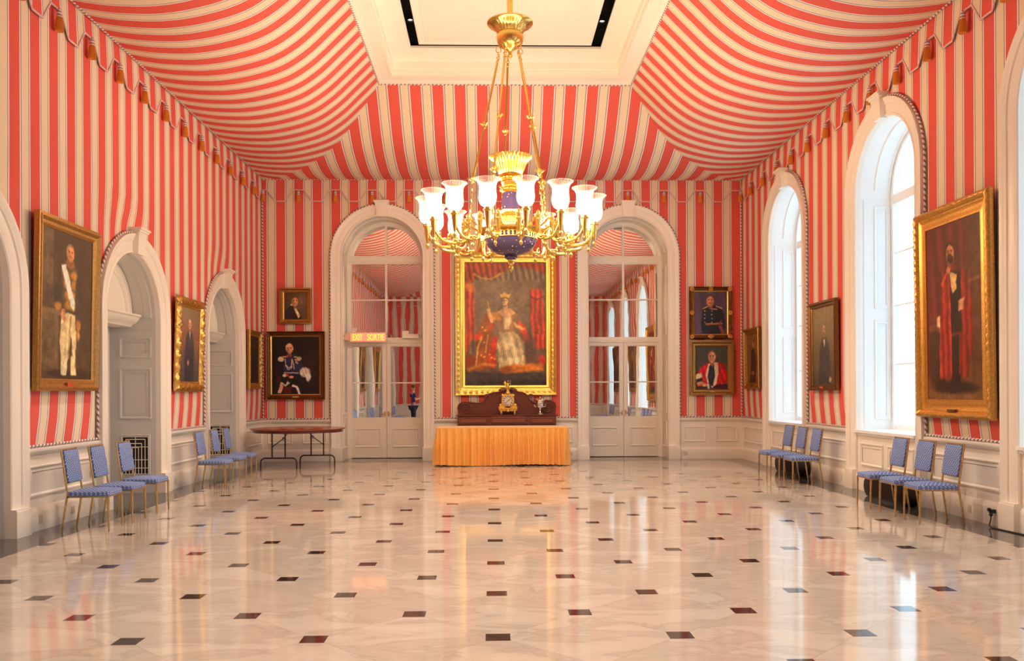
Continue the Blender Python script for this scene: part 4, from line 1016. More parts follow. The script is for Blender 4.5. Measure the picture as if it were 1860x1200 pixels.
def p_shadow_man():
    p = Paint(80, 120, (46, 28, 22), 21)
    p.poly([(0.32, 0.6), (0.44, 0.7), (0.6, 0.7), (0.74, 0.6), (0.76, 0.0), (0.28, 0.0)], (26, 18, 20), 0.05); p.ell(0.6, 0.1, 0.05, 0.03, (120, 70, 50), 0.5); p.head(0.52, 0.8, 0.085, (134, 84, 62), (40, 26, 22), 0.2, beard=(40, 26, 20)); p.grain(6); return p
def p_throne():
    # generic seated lady in pale gown and red mantle between red curtains
    p = Paint(240, 370, (112, 90, 66), 23)
    p.blend(np.clip(0.35 - p.Y, 0, 1) * 1.4, (74, 46, 38)); p.grain(22, 16)
    p.ell(0.5, 0.66, 0.30, 0.2, (128, 104, 78), 1.2)
    p.poly([(0, 0.82), (0.10, 0.80), (0.13, 0.60), (0.11, 0.42), (0.03, 0.26), (0, 0.26)], (176, 62, 34), 0.03); p.folds(0, 0.14, 0.25, 0.85, 18, 0.2)
    p.poly([(0.80, 0.78), (0.94, 0.78), (0.99, 0.52), (1.0, 0.30), (0.86, 0.30), (0.80, 0.52)], (186, 62, 36), 0.03); p.folds(0.78, 1, 0.28, 0.78, 16, 0.2); p.line([(0.80, 0.72), (0.88, 0.69), (0.96, 0.72)], 0.02, (120, 44, 26))
    p.poly([(0.0, 1.0), (1.0, 1.0), (1.0, 0.90), (0.88, 0.93), (0.62, 0.97), (0.46, 0.91), (0.30, 0.87), (0.15, 0.90), (0.07, 0.80), (0, 0.82)], (146, 62, 30), 0.03); p.folds(0.0, 1, 0.84, 1, 14, 0.25, 0.3); p.line([(0.12, 0.90), (0.22, 0.865), (0.34, 0.865), (0.46, 0.91)], 0.02, (206, 140, 60), 0.02); p.ell(0.07, 0.80, 0.05, 0.045, (190, 108, 46), 0.5)
    p.ell(0.06, 0.20, 0.08, 0.05, (150, 56, 34), 0.6); p.ell(0.94, 0.20, 0.05, 0.045, (190, 60, 40), 0.5)
    p.poly([(0, 0), (1, 0), (1, 0.10), (0.2, 0.11), (0, 0.14)], (62, 50, 50), 0.03); p.poly([(0.15, 0.0), (1, 0.0), (1, 0.045), (0.15, 0.035)], (44, 30, 28), 0.02)
    p.zoom(1.22, 1.04, 0.5, 0.05)
    p.poly([(0.20, 0.40), (0.30, 0.56), (0.40, 0.56), (0.36, 0.30), (0.34, 0.13), (0.14, 0.11), (0.10, 0.14), (0.22, 0.2)], (150, 80, 34), 0.03); p.poly([(0.36, 0.36), (0.42, 0.40), (0.40, 0.16), (0.32, 0.14)], (190, 54, 34), 0.02); p.poly([(0.18, 0.40), (0.28, 0.40), (0.26, 0.36), (0.18, 0.36)], (206, 62, 40), 0.02)
    p.line([(0.26, 0.38), (0.22, 0.29), (0.20, 0.16)], 0.018, (222, 160, 70)); p.line([(0.32, 0.40), (0.30, 0.26)], 0.014, (212, 150, 66)); p.line([(0.14, 0.13), (0.28, 0.17), (0.38, 0.16)], 0.03, (206, 138, 58), 0.03)
    p.poly([(0.62, 0.52), (0.70, 0.46), (0.78, 0.30), (0.76, 0.28), (0.70, 0.32), (0.64, 0.42)], (200, 70, 44), 0.02); p.ell(0.72, 0.28, 0.08, 0.1, (90, 60, 50), 0.8)
    p.poly([(0.44, 0.42), (0.58, 0.43), (0.68, 0.34), (0.70, 0.15), (0.44, 0.12), (0.40, 0.24)], (184, 166, 122), 0.03); p.poly([(0.50, 0.38), (0.58, 0.36), (0.64, 0.17), (0.52, 0.14)], (222, 204, 160), 0.05); p.folds(0.40, 0.70, 0.12, 0.42, 14, 0.12, 0.3)
    p.poly([(0.40, 0.56), (0.62, 0.56), (0.58, 0.43), (0.44, 0.42)], (150, 112, 74), 0.02); p.poly([(0.47, 0.54), (0.56, 0.54), (0.54, 0.44), (0.49, 0.44)], (208, 186, 140), 0.02)
    p.poly([(0.33, 0.56), (0.42, 0.58), (0.46, 0.52), (0.36, 0.50)], (200, 142, 70), 0.02); p.poly([(0.58, 0.50), (0.66, 0.46), (0.70, 0.44), (0.66, 0.43), (0.60, 0.46)], (214, 160, 110), 0.015); p.line([(0.33, 0.59), (0.36, 0.50)], 0.035, (220, 168, 118)); p.line([(0.32, 0.66), (0.34, 0.57)], 0.008, (220, 180, 90))
    p.poly([(0.42, 0.57), (0.47, 0.60), (0.55, 0.60), (0.60, 0.57), (0.56, 0.54), (0.47, 0.54)], (226, 178, 128), 0.015); p.line([(0.50, 0.62), (0.50, 0.59)], 0.045, (220, 170, 122))
    for q in range(26):
        a0 = 0.41 + 0.010 * q; p.line([(0.47 + 0.004 * q, 0.40), (a0 + 0.01, 0.26), (a0 + 0.03 * math.sin(q), 0.135)], 0.0035, (236, 220, 176) if q % 2 else (130, 112, 78), 0.004, 0.6)
    for q in range(16): p.ell(0.22 + 0.17 * p.rng.rand(), 0.14 + 0.36 * p.rng.rand(), 0.012, 0.008, (224, 150, 60) if q % 2 else (190, 60, 36), 0.6)
    p.head(0.495, 0.655, 0.036, (228, 180, 132), (92, 60, 36), 0.1); p.poly([(0.455, 0.685), (0.535, 0.685), (0.55, 0.715), (0.52, 0.705), (0.495, 0.73), (0.47, 0.705), (0.445, 0.715)], (216, 176, 92), 0.01)
    p.poly([(0.48, 0.13), (0.54, 0.165), (0.86, 0.175), (0.88, 0.12), (0.56, 0.10)], (196, 116, 44), 0.03); p.ell(0.50, 0.125, 0.06, 0.03, (160, 84, 34), 0.5)
    p.grain(9, 60); return p

picture('L', 9.765, 1.41, 1.50, 3.42, 0.135, 'plain', M_GILT_OLD, p_diplomat, 'large brown-gold frame, standing man in gold-braided coat with white sash and breeches', R(1.1), (0.16, 0.045, PLATE_R))
picture('L', 13.645, 1.19, 1.50, 2.97, 0.15, 'carved', M_GILT_MID, p_dark_standing, 'ornate carved gold frame, bald man in dark suit, between two left arches', R(1.7), None)
picture('L', 17.40, 0.88, 1.55, 2.735, 0.12, 'bead', M_GILT_MID, p_shadow_man, 'gold framed dark portrait of a bearded man beside the far left corner', R(0.3))
picture('R', -9.69, 1.60, 1.135, 3.64, 0.22, 'leaf', M_GILT_MID, p_redrobe, 'large gold frame, bearded man standing in long red robe, right wall', R(0.8), (0.16, 0.03, M_GILT_DARK))
picture('R', -13.59, 1.12, 1.467, 2.915, 0.10, 'plain', M_GILT_DARK, p_grey_standing, 'dark brown frame, faded portrait of a standing man in black, between right windows', R(0.4), (0.14, 0.03, PLATE_R))
picture('R', -17.28, 1.04, 1.505, 2.755, 0.13, 'plain', M_GILT_OLD, p_brown_robe, 'brown gold frame, seated figure in dark brown robe, beside the far right corner', R(1), (0.08, 0.05, M_GILT_DARK))
picture('B', -4.16, 0.69, 2.935, 3.70, 0.095, 'plain', M_GILT_OLD, p_small_gent, 'small framed portrait of a gentleman with white cravat, above a larger painting', 0, None, M_GILT_MID)
picture('B', -4.17, 1.24, 1.32, 2.775, 0.115, 'bead', M_GILT_DARK, p_white_plume, 'framed portrait of a seated white-haired man in dark uniform holding white plumed hat', 0, (0.13, 0.03, PLATE_G), M_GILT_MID, corner=False)
picture('B', 0.32, 2.19, 1.385, 4.47, 0.215, 'bead', M_GILT, p_throne, 'very large bright gold frame, crowned lady seated between red curtains, behind the chandelier', R(0.3), None, M_GILT)
picture('B', 4.755, 0.93, 2.59, 3.715, 0.105, 'bead', M_GILT_DARK, p_officer, 'black and gold framed portrait of a moustached officer in dark buttoned tunic', 0, (0.12, 0.035, PLATE_G), M_GILT, corner=True)
picture('B', 4.775, 0.965, 1.377, 2.56, 0.135, 'plain', M_GILT_OLD, p_academic, 'brown-gold framed portrait of a man in red and white academic robes', 0, (0.10, 0.03, PLATE_G))
# portraits nearer the camera, seen only in the mirrored doors
picture('L', 5.86, 1.45, 1.50, 3.35, 0.15, 'plain', M_GILT_OLD, lambda: p_dark_standing((46, 40, 36), (120, 96, 60), 31), 'brown gold framed portrait on the left wall near the camera, seen in the mirrors', R(1.5))
picture('L', 1.95, 1.45, 1.50, 3.35, 0.15, 'plain', M_GILT_MID, lambda: p_dark_standing((50, 30, 30), (90, 70, 50), 33), 'gold framed portrait on the left wall beside the camera, seen in the mirrors', R(1.5))
picture('R', -5.70, 1.45, 1.45, 3.35, 0.15, 'plain', M_GILT_OLD, lambda: p_dark_standing((40, 36, 40), (80, 66, 56), 35), 'dark portrait on the right wall near the camera, seen in the mirrors', R(1))
picture('R', -1.80, 1.45, 1.45, 3.35, 0.15, 'plain', M_GILT_DARK, lambda: p_dark_standing((40, 30, 26), (70, 56, 46), 37), 'dark brown framed portrait on the right wall beside the camera, seen in the mirrors', R(1))

# ------------------------------------------------------------------ chairs (face local -Y; seat centre at the origin)
def make_chair():
    t = empty('banquet_chair')
    def pad(mb, x0, x1, y0, y1, z0, z1, crown, n=8, axis='z', e=0.2):
        # soft rounded cushion: superellipse slab
        vs = []; fs = []; rows = [(0.96, 0.0), (1.0, 0.2), (1.0, 0.6), (0.95, 0.85), (0.80, 1.0), (0.4, 1.0 + crown), (0.0, 1.0 + crown * 1.3)]
        cx_, cy_ = (x0 + x1) / 2, (y0 + y1) / 2; N = 32
        for (s, h) in rows:
            for i in range(N):
                a = 2 * PI * i / N; c, q = math.cos(a), math.sin(a)
                X = math.copysign(abs(c) ** e, c) * (x1 - x0) / 2; Y = math.copysign(abs(q) ** e, q) * (y1 - y0) / 2
                sx = 1 - (1 - s) * (0.15 if s > 0.7 else 1); vs.append((cx_ + X * sx, cy_ + Y * sx, z0 + (z1 - z0) * h))
        for k in range(len(rows) - 1):
            for i in range(N): j = (i + 1) % N; fs.append((k * N + i, k * N + j, (k + 1) * N + j, (k + 1) * N + i))
        fs.append(tuple(range(N))[::-1]); mb.add(vs, fs)
    mb = MB(); pad(mb, -0.212, 0.212, -0.232, 0.205, 0.378, 0.425, 0.5); build('seat', mb, M_BLUE_S, t)
    mb = MB()
    P = MB(); pad(P, -0.181, 0.181, -0.172, 0.172, 0, 0.022, 0.25, e=0.12)
    tl = R(-9); zc = 0.69; yc = 0.235
    front = [(x, yc - z * math.cos(tl) + y * math.sin(-tl) * 1.0, zc + y * math.cos(tl) + z * math.sin(-tl) * 0) for x, y, z in P.v]
    mb.add(front, P.f); back = [(x, 2 * (yc + y * math.sin(-tl)) - Y + 0.0, z2) for (x, y, z), (_, Y, z2) in zip(P.v, front)]
    mb.add([(x, Y, z) for x, Y, z in back], P.f); build('backrest', mb, M_BLUE_B, t)
    def bamboo(mb, p0, p1, r0, r1, nodes=4):
        p0, p1 = Vector(p0), Vector(p1); pts = []; rad = []
        for i in range(nodes * 4 + 1):
            u = i / (nodes * 4); pts.append(p0.lerp(p1, u)); r = r0 + (r1 - r0) * u; rad.append(r * (1.22 if i % 4 == 2 else 1.0))
        mb.tube(pts, rad, 8)
    mb = MB()
    for s in (-1, 1):
        bamboo(mb, (s * 0.19, 0.20, 0.40), (s * 0.19, 0.265, 0.875), 0.012, 0.010, 5)
    mb.tube([(-0.19, 0.263, 0.868), (0.19, 0.263, 0.868)], 0.010, 8); mb.tube([(-0.19, 0.222, 0.515), (0.19, 0.222, 0.515)], 0.009, 8)
    build('back_frame', mb, M_CHAIRMETAL, t)
    mb = MB(); h = 0.362
    mb.box(-0.205, 0.205, -0.225, -0.205, h, h + 0.018); mb.box(-0.205, 0.205, 0.185, 0.205, h, h + 0.018); mb.box(-0.205, -0.185, -0.225, 0.2, h, h + 0.018); mb.box(0.185, 0.205, -0.225, 0.2, h, h + 0.018)
    build('seat_frame', mb, M_CHAIRMETAL, t)
    for s in (-1, 1):
        mb = MB(); bamboo(mb, (s * 0.195, -0.215, 0.375), (s * 0.195, -0.222, 0.0), 0.013, 0.010, 3); build('leg', mb, M_CHAIRMETAL, t)
        mb = MB(); bamboo(mb, (s * 0.19, 0.20, 0.41), (s * 0.19, 0.262, 0.0), 0.013, 0.010, 3); build('leg', mb, M_CHAIRMETAL, t)
    return t
CH = make_chair(); CHK = list(CH.children); CHU = [0]
def chair(x, y, rz, label, group):
    if not CHU[0]: o = CH; CHU[0] = 1
    else:
        o = CH.copy(); C.objects.link(o)
        for ch in CHK: c = ch.copy(); C.objects.link(c); c.parent = o
    o.location = (x, y, 0); o.rotation_euler = (0, 0, rz); tag(o, label, 'chair', group)
G = 'blue dotted banquet chairs lining the walls'
for k, (y, d, w) in enumerate(((9.28, 4, 'nearest the camera of the three by the near left grille'), (9.85, 2, 'middle of the three by the near left grille'), (10.56, 1, 'far one of the three, in front of the near left grille'))):
    chair(-4.29 - 0.02 * (k == 0), y, R(90 + d), 'blue dotted chair, ' + w, G)
for k, (y, w) in enumerate(((13.23, 'nearest of the three by the far left arch'), (13.95, 'middle of the three by the far left arch'), (14.58, 'last of the three, closest to the round wooden table'))):
    chair(-4.29, y, R(90 + 1.5 * k), 'blue dotted chair, ' + w, G)
for k, (y, w) in enumerate(((9.29, 'nearest of the three under the red-robe portrait'), (9.88, 'middle of the three under the red-robe portrait'), (10.51, 'far one of the three under the red-robe portrait'))):
    chair(4.905, y, R(-90 - (3, 0, 1)[k]), 'blue dotted chair, ' + w, G)
for k, (y, w) in enumerate(((13.22, 'nearest of the three by the farthest right window'), (13.85, 'middle of the three by the farthest right window'), (14.47, 'far one of the three by the farthest right window'))):
    chair(4.905, y, R(-90 + k), 'blue dotted chair, ' + w, G)
G2 = 'blue chairs seen only in the mirrored doors'
for side, x, rz in (('left', -4.29, 90), ('right', 4.905, -90)):
    for y0, wh in ((5.3, 'nearer the doors'), (1.4, 'beside the camera')):
        for k in range(3): chair(x, y0 + 0.6 * k, R(rz), 'blue chair on the %s, only in the mirrors, %s of three %s' % (side, ('first', 'second', 'third')[k], wh), G2)

# ------------------------------------------------------------------ folding table
t = empty('folding_table', (-3.80, 16.75, 0), 0, 'round red-brown wooden folding table on dark steel legs in the left back corner', 'table')
mb = MB(); mb.lathe([(0.0, 0.742), (0.885, 0.742), (0.905, 0.748), (0.92, 0.757), (0.915, 0.768), (0.90, 0.772), (0.0, 0.772)], n=72); build('tabletop', mb, M_TABLE, t)
mb = MB(); mb.lathe_open([(0.865, 0.742), (0.865, 0.695), (0.845, 0.695), (0.845, 0.742), (0.865, 0.742)], n=72); build('apron', mb, M_MAHOG, t)
for (fx, fy, s) in ((-0.30, -0.35, 1), (0.30, 0.35, -1)):
    mb = MB(); w = 0.345; r = 0.014; zb = 0.205
    pts = [(fx - w, fy, 0.0), (fx - w, fy, 0.12)] + [(fx - w + 0.085 * (1 - math.cos(R(q))), fy, 0.12 + 0.085 * math.sin(R(q))) for q in range(15, 91, 15)]
    pts += [(fx + w - 0.085 * (1 - math.cos(R(q))), fy, 0.12 + 0.085 * math.sin(R(q))) for q in range(90, 0, -15)] + [(fx + w, fy, 0.12), (fx + w, fy, 0.0)]
    mb.tube(pts, r, 10); mb.tube([(fx - 0.125, fy, zb), (fx - 0.125, fy, 0.742)], r, 10); mb.tube([(fx + 0.125, fy, zb), (fx + 0.125, fy, 0.742)], r, 10)
    lg = build('leg_frame', mb, M_STEEL, t)
    mb = MB(); q = s; mb.tube([(fx - q * 0.125, fy, 0.42), (fx + q * 0.09, fy + 0.04 * s, 0.585), (fx + q * 0.20, fy + 0.1 * s, 0.742)], 0.009, 8)
    mb.tube([(fx + q * 0.07, fy + 0.02 * s, 0.60), (fx + q * 0.13, fy + 0.02 * s, 0.60), (fx + q * 0.14, fy + 0.02 * s, 0.56), (fx + q * 0.08, fy + 0.02 * s, 0.55), (fx + q * 0.07, fy + 0.02 * s, 0.60)], 0.007, 8)
    build('folding_brace', mb, M_STEEL, lg)

# ------------------------------------------------------------------ skirted table
TX0, TX1, TY0, TY1 = -1.07, 1.515, 16.69, 17.46
t = empty('skirted_table', ((TX0 + TX1) / 2, (TY0 + TY1) / 2, 0), 0, 'long table with pale top and gold pleated skirt below the big portrait', 'table')
cx_, cy_ = (TX0 + TX1) / 2, (TY0 + TY1) / 2; hx, hy = (TX1 - TX0) / 2, (TY1 - TY0) / 2
mb = MB(); mb.box(-hx, hx, -hy, hy, 0.735, 0.76); mb.box(-hx - 0.006, hx + 0.006, -hy - 0.006, hy + 0.006, 0.758, 0.767); build('tabletop', mb, M_CLOTH, t)
def skirt():
    per = []; rr = 0.03
    def add(p, n, s): per.append((p, n, s))
    s = 0.0; corners = [(-hx, hy, 0, -1), (-hx, -hy, 1, 0), (hx, -hy, 0, 1), (hx, hy, -1, 0)]
    step = 0.008; rnd = random.Random(4)
    for i, (x, y, dx, dy) in enumerate(corners):
        L = 2 * (hy if dx == 0 else hx); n = int(L / step); nx_, ny_ = (dy, -dx)
        for k in range(n): add((x + dx * k * step, y + dy * k * step), (nx_, ny_), s); s += step
    N = len(per); rows = 14
    # pleat profile with random widths
    ph = []; p = 0
    fr = [rnd.uniform(0.7, 1.4) for _ in range(400)]
    for k in range(N): p += step / 0.12 * fr[int(k * step / 0.3) % 400]; ph.append(p)
    rnd2 = [rnd.uniform(0.5, 1.3) for _ in range(600)]
    vs = []; fs = []
    for j in range(rows + 1):
        u = j / rows; z = 0.755 - u * 0.735
        for k in range(N):
            (x, y), (nx_, ny_), q = per[k]
            amp = (0.006 + 0.046 * min(1, u * 1.8)) * (rnd2[int(ph[k])] * (1 - ph[k] % 1) + rnd2[int(ph[k]) + 1] * (ph[k] % 1))
            wv = math.sin(2 * PI * ph[k] * (1 if u > 0.12 else 1)) + 0.35 * math.sin(2 * PI * ph[k] * 0.37 + 2 * u) + (0.35 * math.sin(2 * PI * ph[k] * 2) * max(0, 1 - 3 * u))
            o = 0.010 + amp * (wv * 0.8 + 0.1) + 0.015 * u
            vs.append((x + nx_ * o, y + ny_ * o, z + (0.012 * math.sin(q * 3) if j == rows else 0)))
    for j in range(rows):
        for k in range(N): k2 = (k + 1) % N; fs.append((j * N + k, j * N + k2, (j + 1) * N + k2, (j + 1) * N + k))
    m_ = MB(); m_.add(vs, fs); return m_
sk = build('table_skirt', skirt(), M_SKIRT, t, smooth=80)
mb = MB(); mb.box(-hx - 0.014, hx + 0.014, -hy - 0.014, -hy - 0.006, 0.735, 0.762); build('header_band', mb, M_SKIRT, sk)
for sx in (-1, 1):
    for sy in (-1, 1):
        mb = MB(); mb.tube([(sx * (hx - 0.12), sy * (hy - 0.1), 0), (sx * (hx - 0.12), sy * (hy - 0.1), 0.735)], 0.016, 8); build('leg', mb, M_STEEL, t)

# ------------------------------------------------------------------ mahogany sideboard
sbx = 0.33
t = empty('sideboard', (sbx, 17.85, 0), 0, 'carved mahogany sideboard with scrolled back, behind the gold skirted table', 'sideboard')
mb = MB(); w = 1.03
mb.box(-w, w, -0.20, 0.21, 0.06, 0.955); mb.box(-w - 0.02, w + 0.02, -0.215, 0.22, 0.0, 0.07)
for xx in (-0.365, 0.455): mb.box(xx - 0.03, xx + 0.03, -0.245, -0.19, 0.07, 0.955)
build('carcase', mb, M_MAHOG, t)
mb = MB()
mb.sweep([(-w - 0.0, 0.21), (-w, -0.20), (-0.36, -0.20), (-0.36, -0.17), (0.46, -0.17), (0.46, -0.20), (w, -0.20), (w, 0.21)], [(0, 0.955), (0.02, 0.957), (0.035, 0.968), (0.035, 0.98), (0.0, 0.985), (-0.03, 0.985)], M=lambda a, b, h: (a, b, h))
mb.box(-w - 0.02, w + 0.02, -0.19, 0.22, 0.955, 0.984); build('ledge', mb, M_MAHOG, t)
for (a, b) in ((-w + 0.03, -0.40), (-0.33, 0.42), (0.49, w - 0.03)):
    mb = MB(); mb.box(a, b, -0.218, -0.19, 0.80, 0.935); mb.box(a + 0.01, b - 0.01, -0.224, -0.21, 0.81, 0.925); dr = build('drawer', mb, M_MAHOG_LIT, t)
    m2 = MB(); panel(m2, a + 0.02, b - 0.02, 0.82, 0.92, lambda p, q, h: (p, -0.224 - h, q), 0.014, 0.008, False); build('drawer_moulding', m2, M_MAHOG, dr)
    mb = MB(); mb.box(a, b, -0.214, -0.19, 0.09, 0.77); build('cupboard_door', mb, M_MAHOG, t)
pts = [(830.5, 751), (829.5, 742), (831, 735), (836.5, 730), (850, 729), (862, 730.8), (870, 731.3), (877, 728.5), (879.5, 724), (880.5, 719), (885, 715.5), (890.5, 713.3), (898, 712), (905, 711), (911, 709), (916, 707), (925, 706.3), (934, 708), (940, 711), (946, 711.6), (952, 714), (956, 718), (958.5, 723), (963, 728), (970, 731), (980, 729.5), (989.5, 726.5), (1000, 727), (1006.5, 732), (1008.5, 740), (1007.5, 751)]
poly = [(((x - 930) / 1534 + 0.0249) * 18.0 - sbx + 0.02, 1.47 - (y - 711.0) / 1534 * 18.0) for x, y in pts]
poly = [(poly[0][0], 0.97)] + poly + [(poly[-1][0], 0.97)]
mb = MB(); mb.prism(poly, 0.155, 0.20); bp = build('backboard', mb, M_MAHOG, t, smooth=0)
mb = MB(); mb.tube([(x, 0.15, z - 0.008) for x, z in poly[2:-2]], 0.016, 8); build('moulded_edge', mb, M_MAHOG, bp)
for s, xx in ((-1, poly[3][0] + 0.16), (1, poly[-4][0] - 0.16)):
    mb = MB(); pp = []
    for k in range(40):
        a = k / 39 * 2.4 * 2 * PI; r = 0.135 * (1 - k / 42); pp.append((xx + s * r * math.cos(a), 0.145, 1.11 + r * 0.85 * math.sin(a)))
    mb.tube(pp, [0.016 * (1 - k / 60) for k in range(40)], 8); mb.ellipsoid((xx, 0.145, 1.11), (0.022, 0.02, 0.022), 10, 8); build('scroll', mb, M_MAHOG, bp)
for s, xx in ((-1, -0.42), (1, 0.52)):
    mb = MB(); pp = []
    for k in range(30):
        a = k / 29 * 1.6 * 2 * PI; r = 0.055 * (1 - k / 34); pp.append((xx - 0.06 * s * 0 + s * r * math.cos(a), 0.145, 1.385 - 0.02 + r * math.sin(a)))
    mb.tube(pp, 0.010, 8); build('scroll', mb, M_MAHOG, bp)
for xx, zz, rx, rz_ in ((-0.07, 1.50, 0.10, 0.045), (0.13, 1.50, 0.10, 0.045), (0.03, 1.525, 0.05, 0.05)):
    mb = MB(); mb.ellipsoid((xx, 0.17, zz), (rx, 0.03, rz_), 16, 8); build('carved_crest', mb, M_MAHOG, bp)

# ------------------------------------------------------------------ gilt clock
kx = ((922.5 - 930) / 1534 + 0.0249) * 17.75
t = empty('mantel_clock', (kx, 17.78, 0.985), 0, 'ornate gilt mantel clock with a small figure on top, standing on the sideboard', 'clock')
mb = MB(); mb.box(-0.175, 0.175, -0.07, 0.07, 0.075, 0.10); mb.sweep([(-0.16, 0.07), (-0.16, -0.07), (0.16, -0.07), (0.16, 0.07)], [(0.0, 0.10), (0.025, 0.11), (0.03, 0.13), (0.0, 0.16), (-0.03, 0.17), (-0.08, 0.17)], M=lambda a, b, h: (a, b, h))
mb.prism([(-0.19, 0.10), (-0.20, 0.16), (-0.15, 0.20), (-0.10, 0.19), (0.10, 0.19), (0.15, 0.20), (0.20, 0.16), (0.19, 0.10)], -0.06, 0.06)
mb.ellipsoid((0, -0.07, 0.085), (0.04, 0.02, 0.03), 12, 8); build('base', mb, M_GILT, t)
for sx in (-1, 1):
    for sy in (-1, 1):
        mb = MB(); mb.lathe([(0.012, 0.0), (0.02, 0.01), (0.024, 0.05), (0.018, 0.078)], (sx * 0.14, sy * 0.045, 0), 12); build('foot', mb, M_GILT, t)
mb = MB(); n = 40; mb.prism([(0.135 * math.cos(2 * PI * i / n), 0.295 + 0.135 * math.sin(2 * PI * i / n)) for i in range(n)], -0.06, 0.06)
mb.prism([(-0.15, 0.17), (-0.125, 0.30), (-0.13, 0.40), (-0.09, 0.43), (-0.035, 0.45), (-0.03, 0.50), (0.03, 0.50), (0.035, 0.45), (0.09, 0.43), (0.13, 0.40), (0.125, 0.30), (0.15, 0.17)], -0.045, 0.045)
for s in (-1, 1): mb.ellipsoid((s * 0.11, -0.03, 0.40), (0.035, 0.03, 0.04), 10, 8); mb.ellipsoid((s * 0.155, -0.02, 0.20), (0.035, 0.03, 0.035), 10, 8)
mb.ellipsoid((0, -0.05, 0.455), (0.05, 0.03, 0.03), 12, 8); build('case', mb, M_GILT, t)
mb = MB(); mb.prism([(0.108 * math.cos(2 * PI * i / n), 0.295 + 0.108 * math.sin(2 * PI * i / n)) for i in range(n)], -0.066, -0.06); dial = build('dial', mb, mat('pale_enamel_dial', srgb(214, 200, 178), 0.3), t, smooth=0)
mb = MB()
for i in range(12):
    a = 2 * PI * i / 12; c, s_ = math.sin(a), math.cos(a); p = []
    for (u, v) in ((-0.008, 0.074), (0.008, 0.074), (0.010, 0.100), (-0.010, 0.100)): p.append((u * s_ + v * c, 0.295 + v * s_ - u * c))
    mb.prism(p, -0.069, -0.066)
build('hour_mark', mb, mat('blue_black_enamel', (0.03, 0.03, 0.09), 0.4), dial, smooth=0)
mb = MB(); mb.tube([(0, -0.071, 0.295), (0.05, -0.071, 0.33)], 0.005, 6); build('hour_hand', mb, M_BLACK, dial)
mb = MB(); mb.tube([(0, -0.073, 0.295), (-0.055, -0.073, 0.245)], 0.004, 6); build('minute_hand', mb, M_BLACK, dial)
mb = MB(); mb.lathe_open([(0.118, 0.0), (0.120, 0.012), (0.108, 0.012)], (0, 0, 0), 40); mb.v = [(x, -0.06 - z, 0.295 + y) for x, y, z in mb.v]; build('bezel', mb, M_GILT, t)
# figurine on top: seated figure with staff
mb = MB(); mb.lathe([(0.035, 0.50), (0.03, 0.52), (0.036, 0.535), (0.03, 0.54)], n=14)
mb.tube([(0.0, 0, 0.54), (-0.01, 0, 0.60), (0.0, 0, 0.665)], [0.026, 0.034, 0.024], 10); mb.ellipsoid((0.005, -0.005, 0.70), (0.019, 0.02, 0.024), 12, 10)
mb.tube([(-0.01, 0, 0.585), (0.03, -0.03, 0.59), (0.035, -0.035, 0.54)], [0.02, 0.018, 0.012], 8); mb.tube([(-0.02, 0, 0.585), (-0.035, -0.03, 0.58), (-0.03, -0.035, 0.54)], [0.02, 0.018, 0.012], 8)
mb.tube([(0.02, 0, 0.66), (0.048, 0, 0.64), (0.052, -0.01, 0.685)], [0.011, 0.010, 0.008], 8); mb.tube([(-0.02, 0, 0.66), (-0.05, -0.01, 0.64), (-0.045, -0.02, 0.60)], [0.011, 0.010, 0.008], 8)
mb.tube([(0.054, -0.01, 0.60), (0.054, -0.01, 0.735)], 0.0045, 6); mb.ellipsoid((-0.06, 0.01, 0.665), (0.03, 0.012, 0.04), 10, 8); build('figurine', mb, M_GILT, t)

# ------------------------------------------------------------------ silver cup
kx = ((981 - 930) / 1534 + 0.0249) * 17.75
t = empty('trophy_cup', (kx, 17.78, 0.985), 0, 'silver two-handled lidded cup standing right of the gilt clock', 'trophy')
mb = MB(); mb.lathe([(0.072, 0.0), (0.075, 0.012), (0.06, 0.025), (0.03, 0.035), (0.018, 0.05), (0.015, 0.075), (0.025, 0.085), (0.015, 0.095), (0.03, 0.11), (0.065, 0.135), (0.078, 0.165), (0.072, 0.20), (0.078, 0.25), (0.095, 0.29), (0.10, 0.30), (0.09, 0.30)], n=32); build('bowl', mb, M_SILVER, t)
mb = MB(); mb.lathe([(0.10, 0.30), (0.098, 0.31), (0.06, 0.335), (0.02, 0.345), (0.012, 0.36), (0.02, 0.375), (0.0, 0.39)], n=32); build('lid', mb, M_SILVER, t)
for s in (-1, 1):
    mb = MB(); mb.tube([(s * 0.076, 0, 0.16), (s * 0.11, 0, 0.17), (s * 0.125, 0, 0.21), (s * 0.105, 0, 0.225), (s * 0.10, 0, 0.20)], [0.008, 0.008, 0.007, 0.006, 0.005], 8); build('handle', mb, M_SILVER, t)

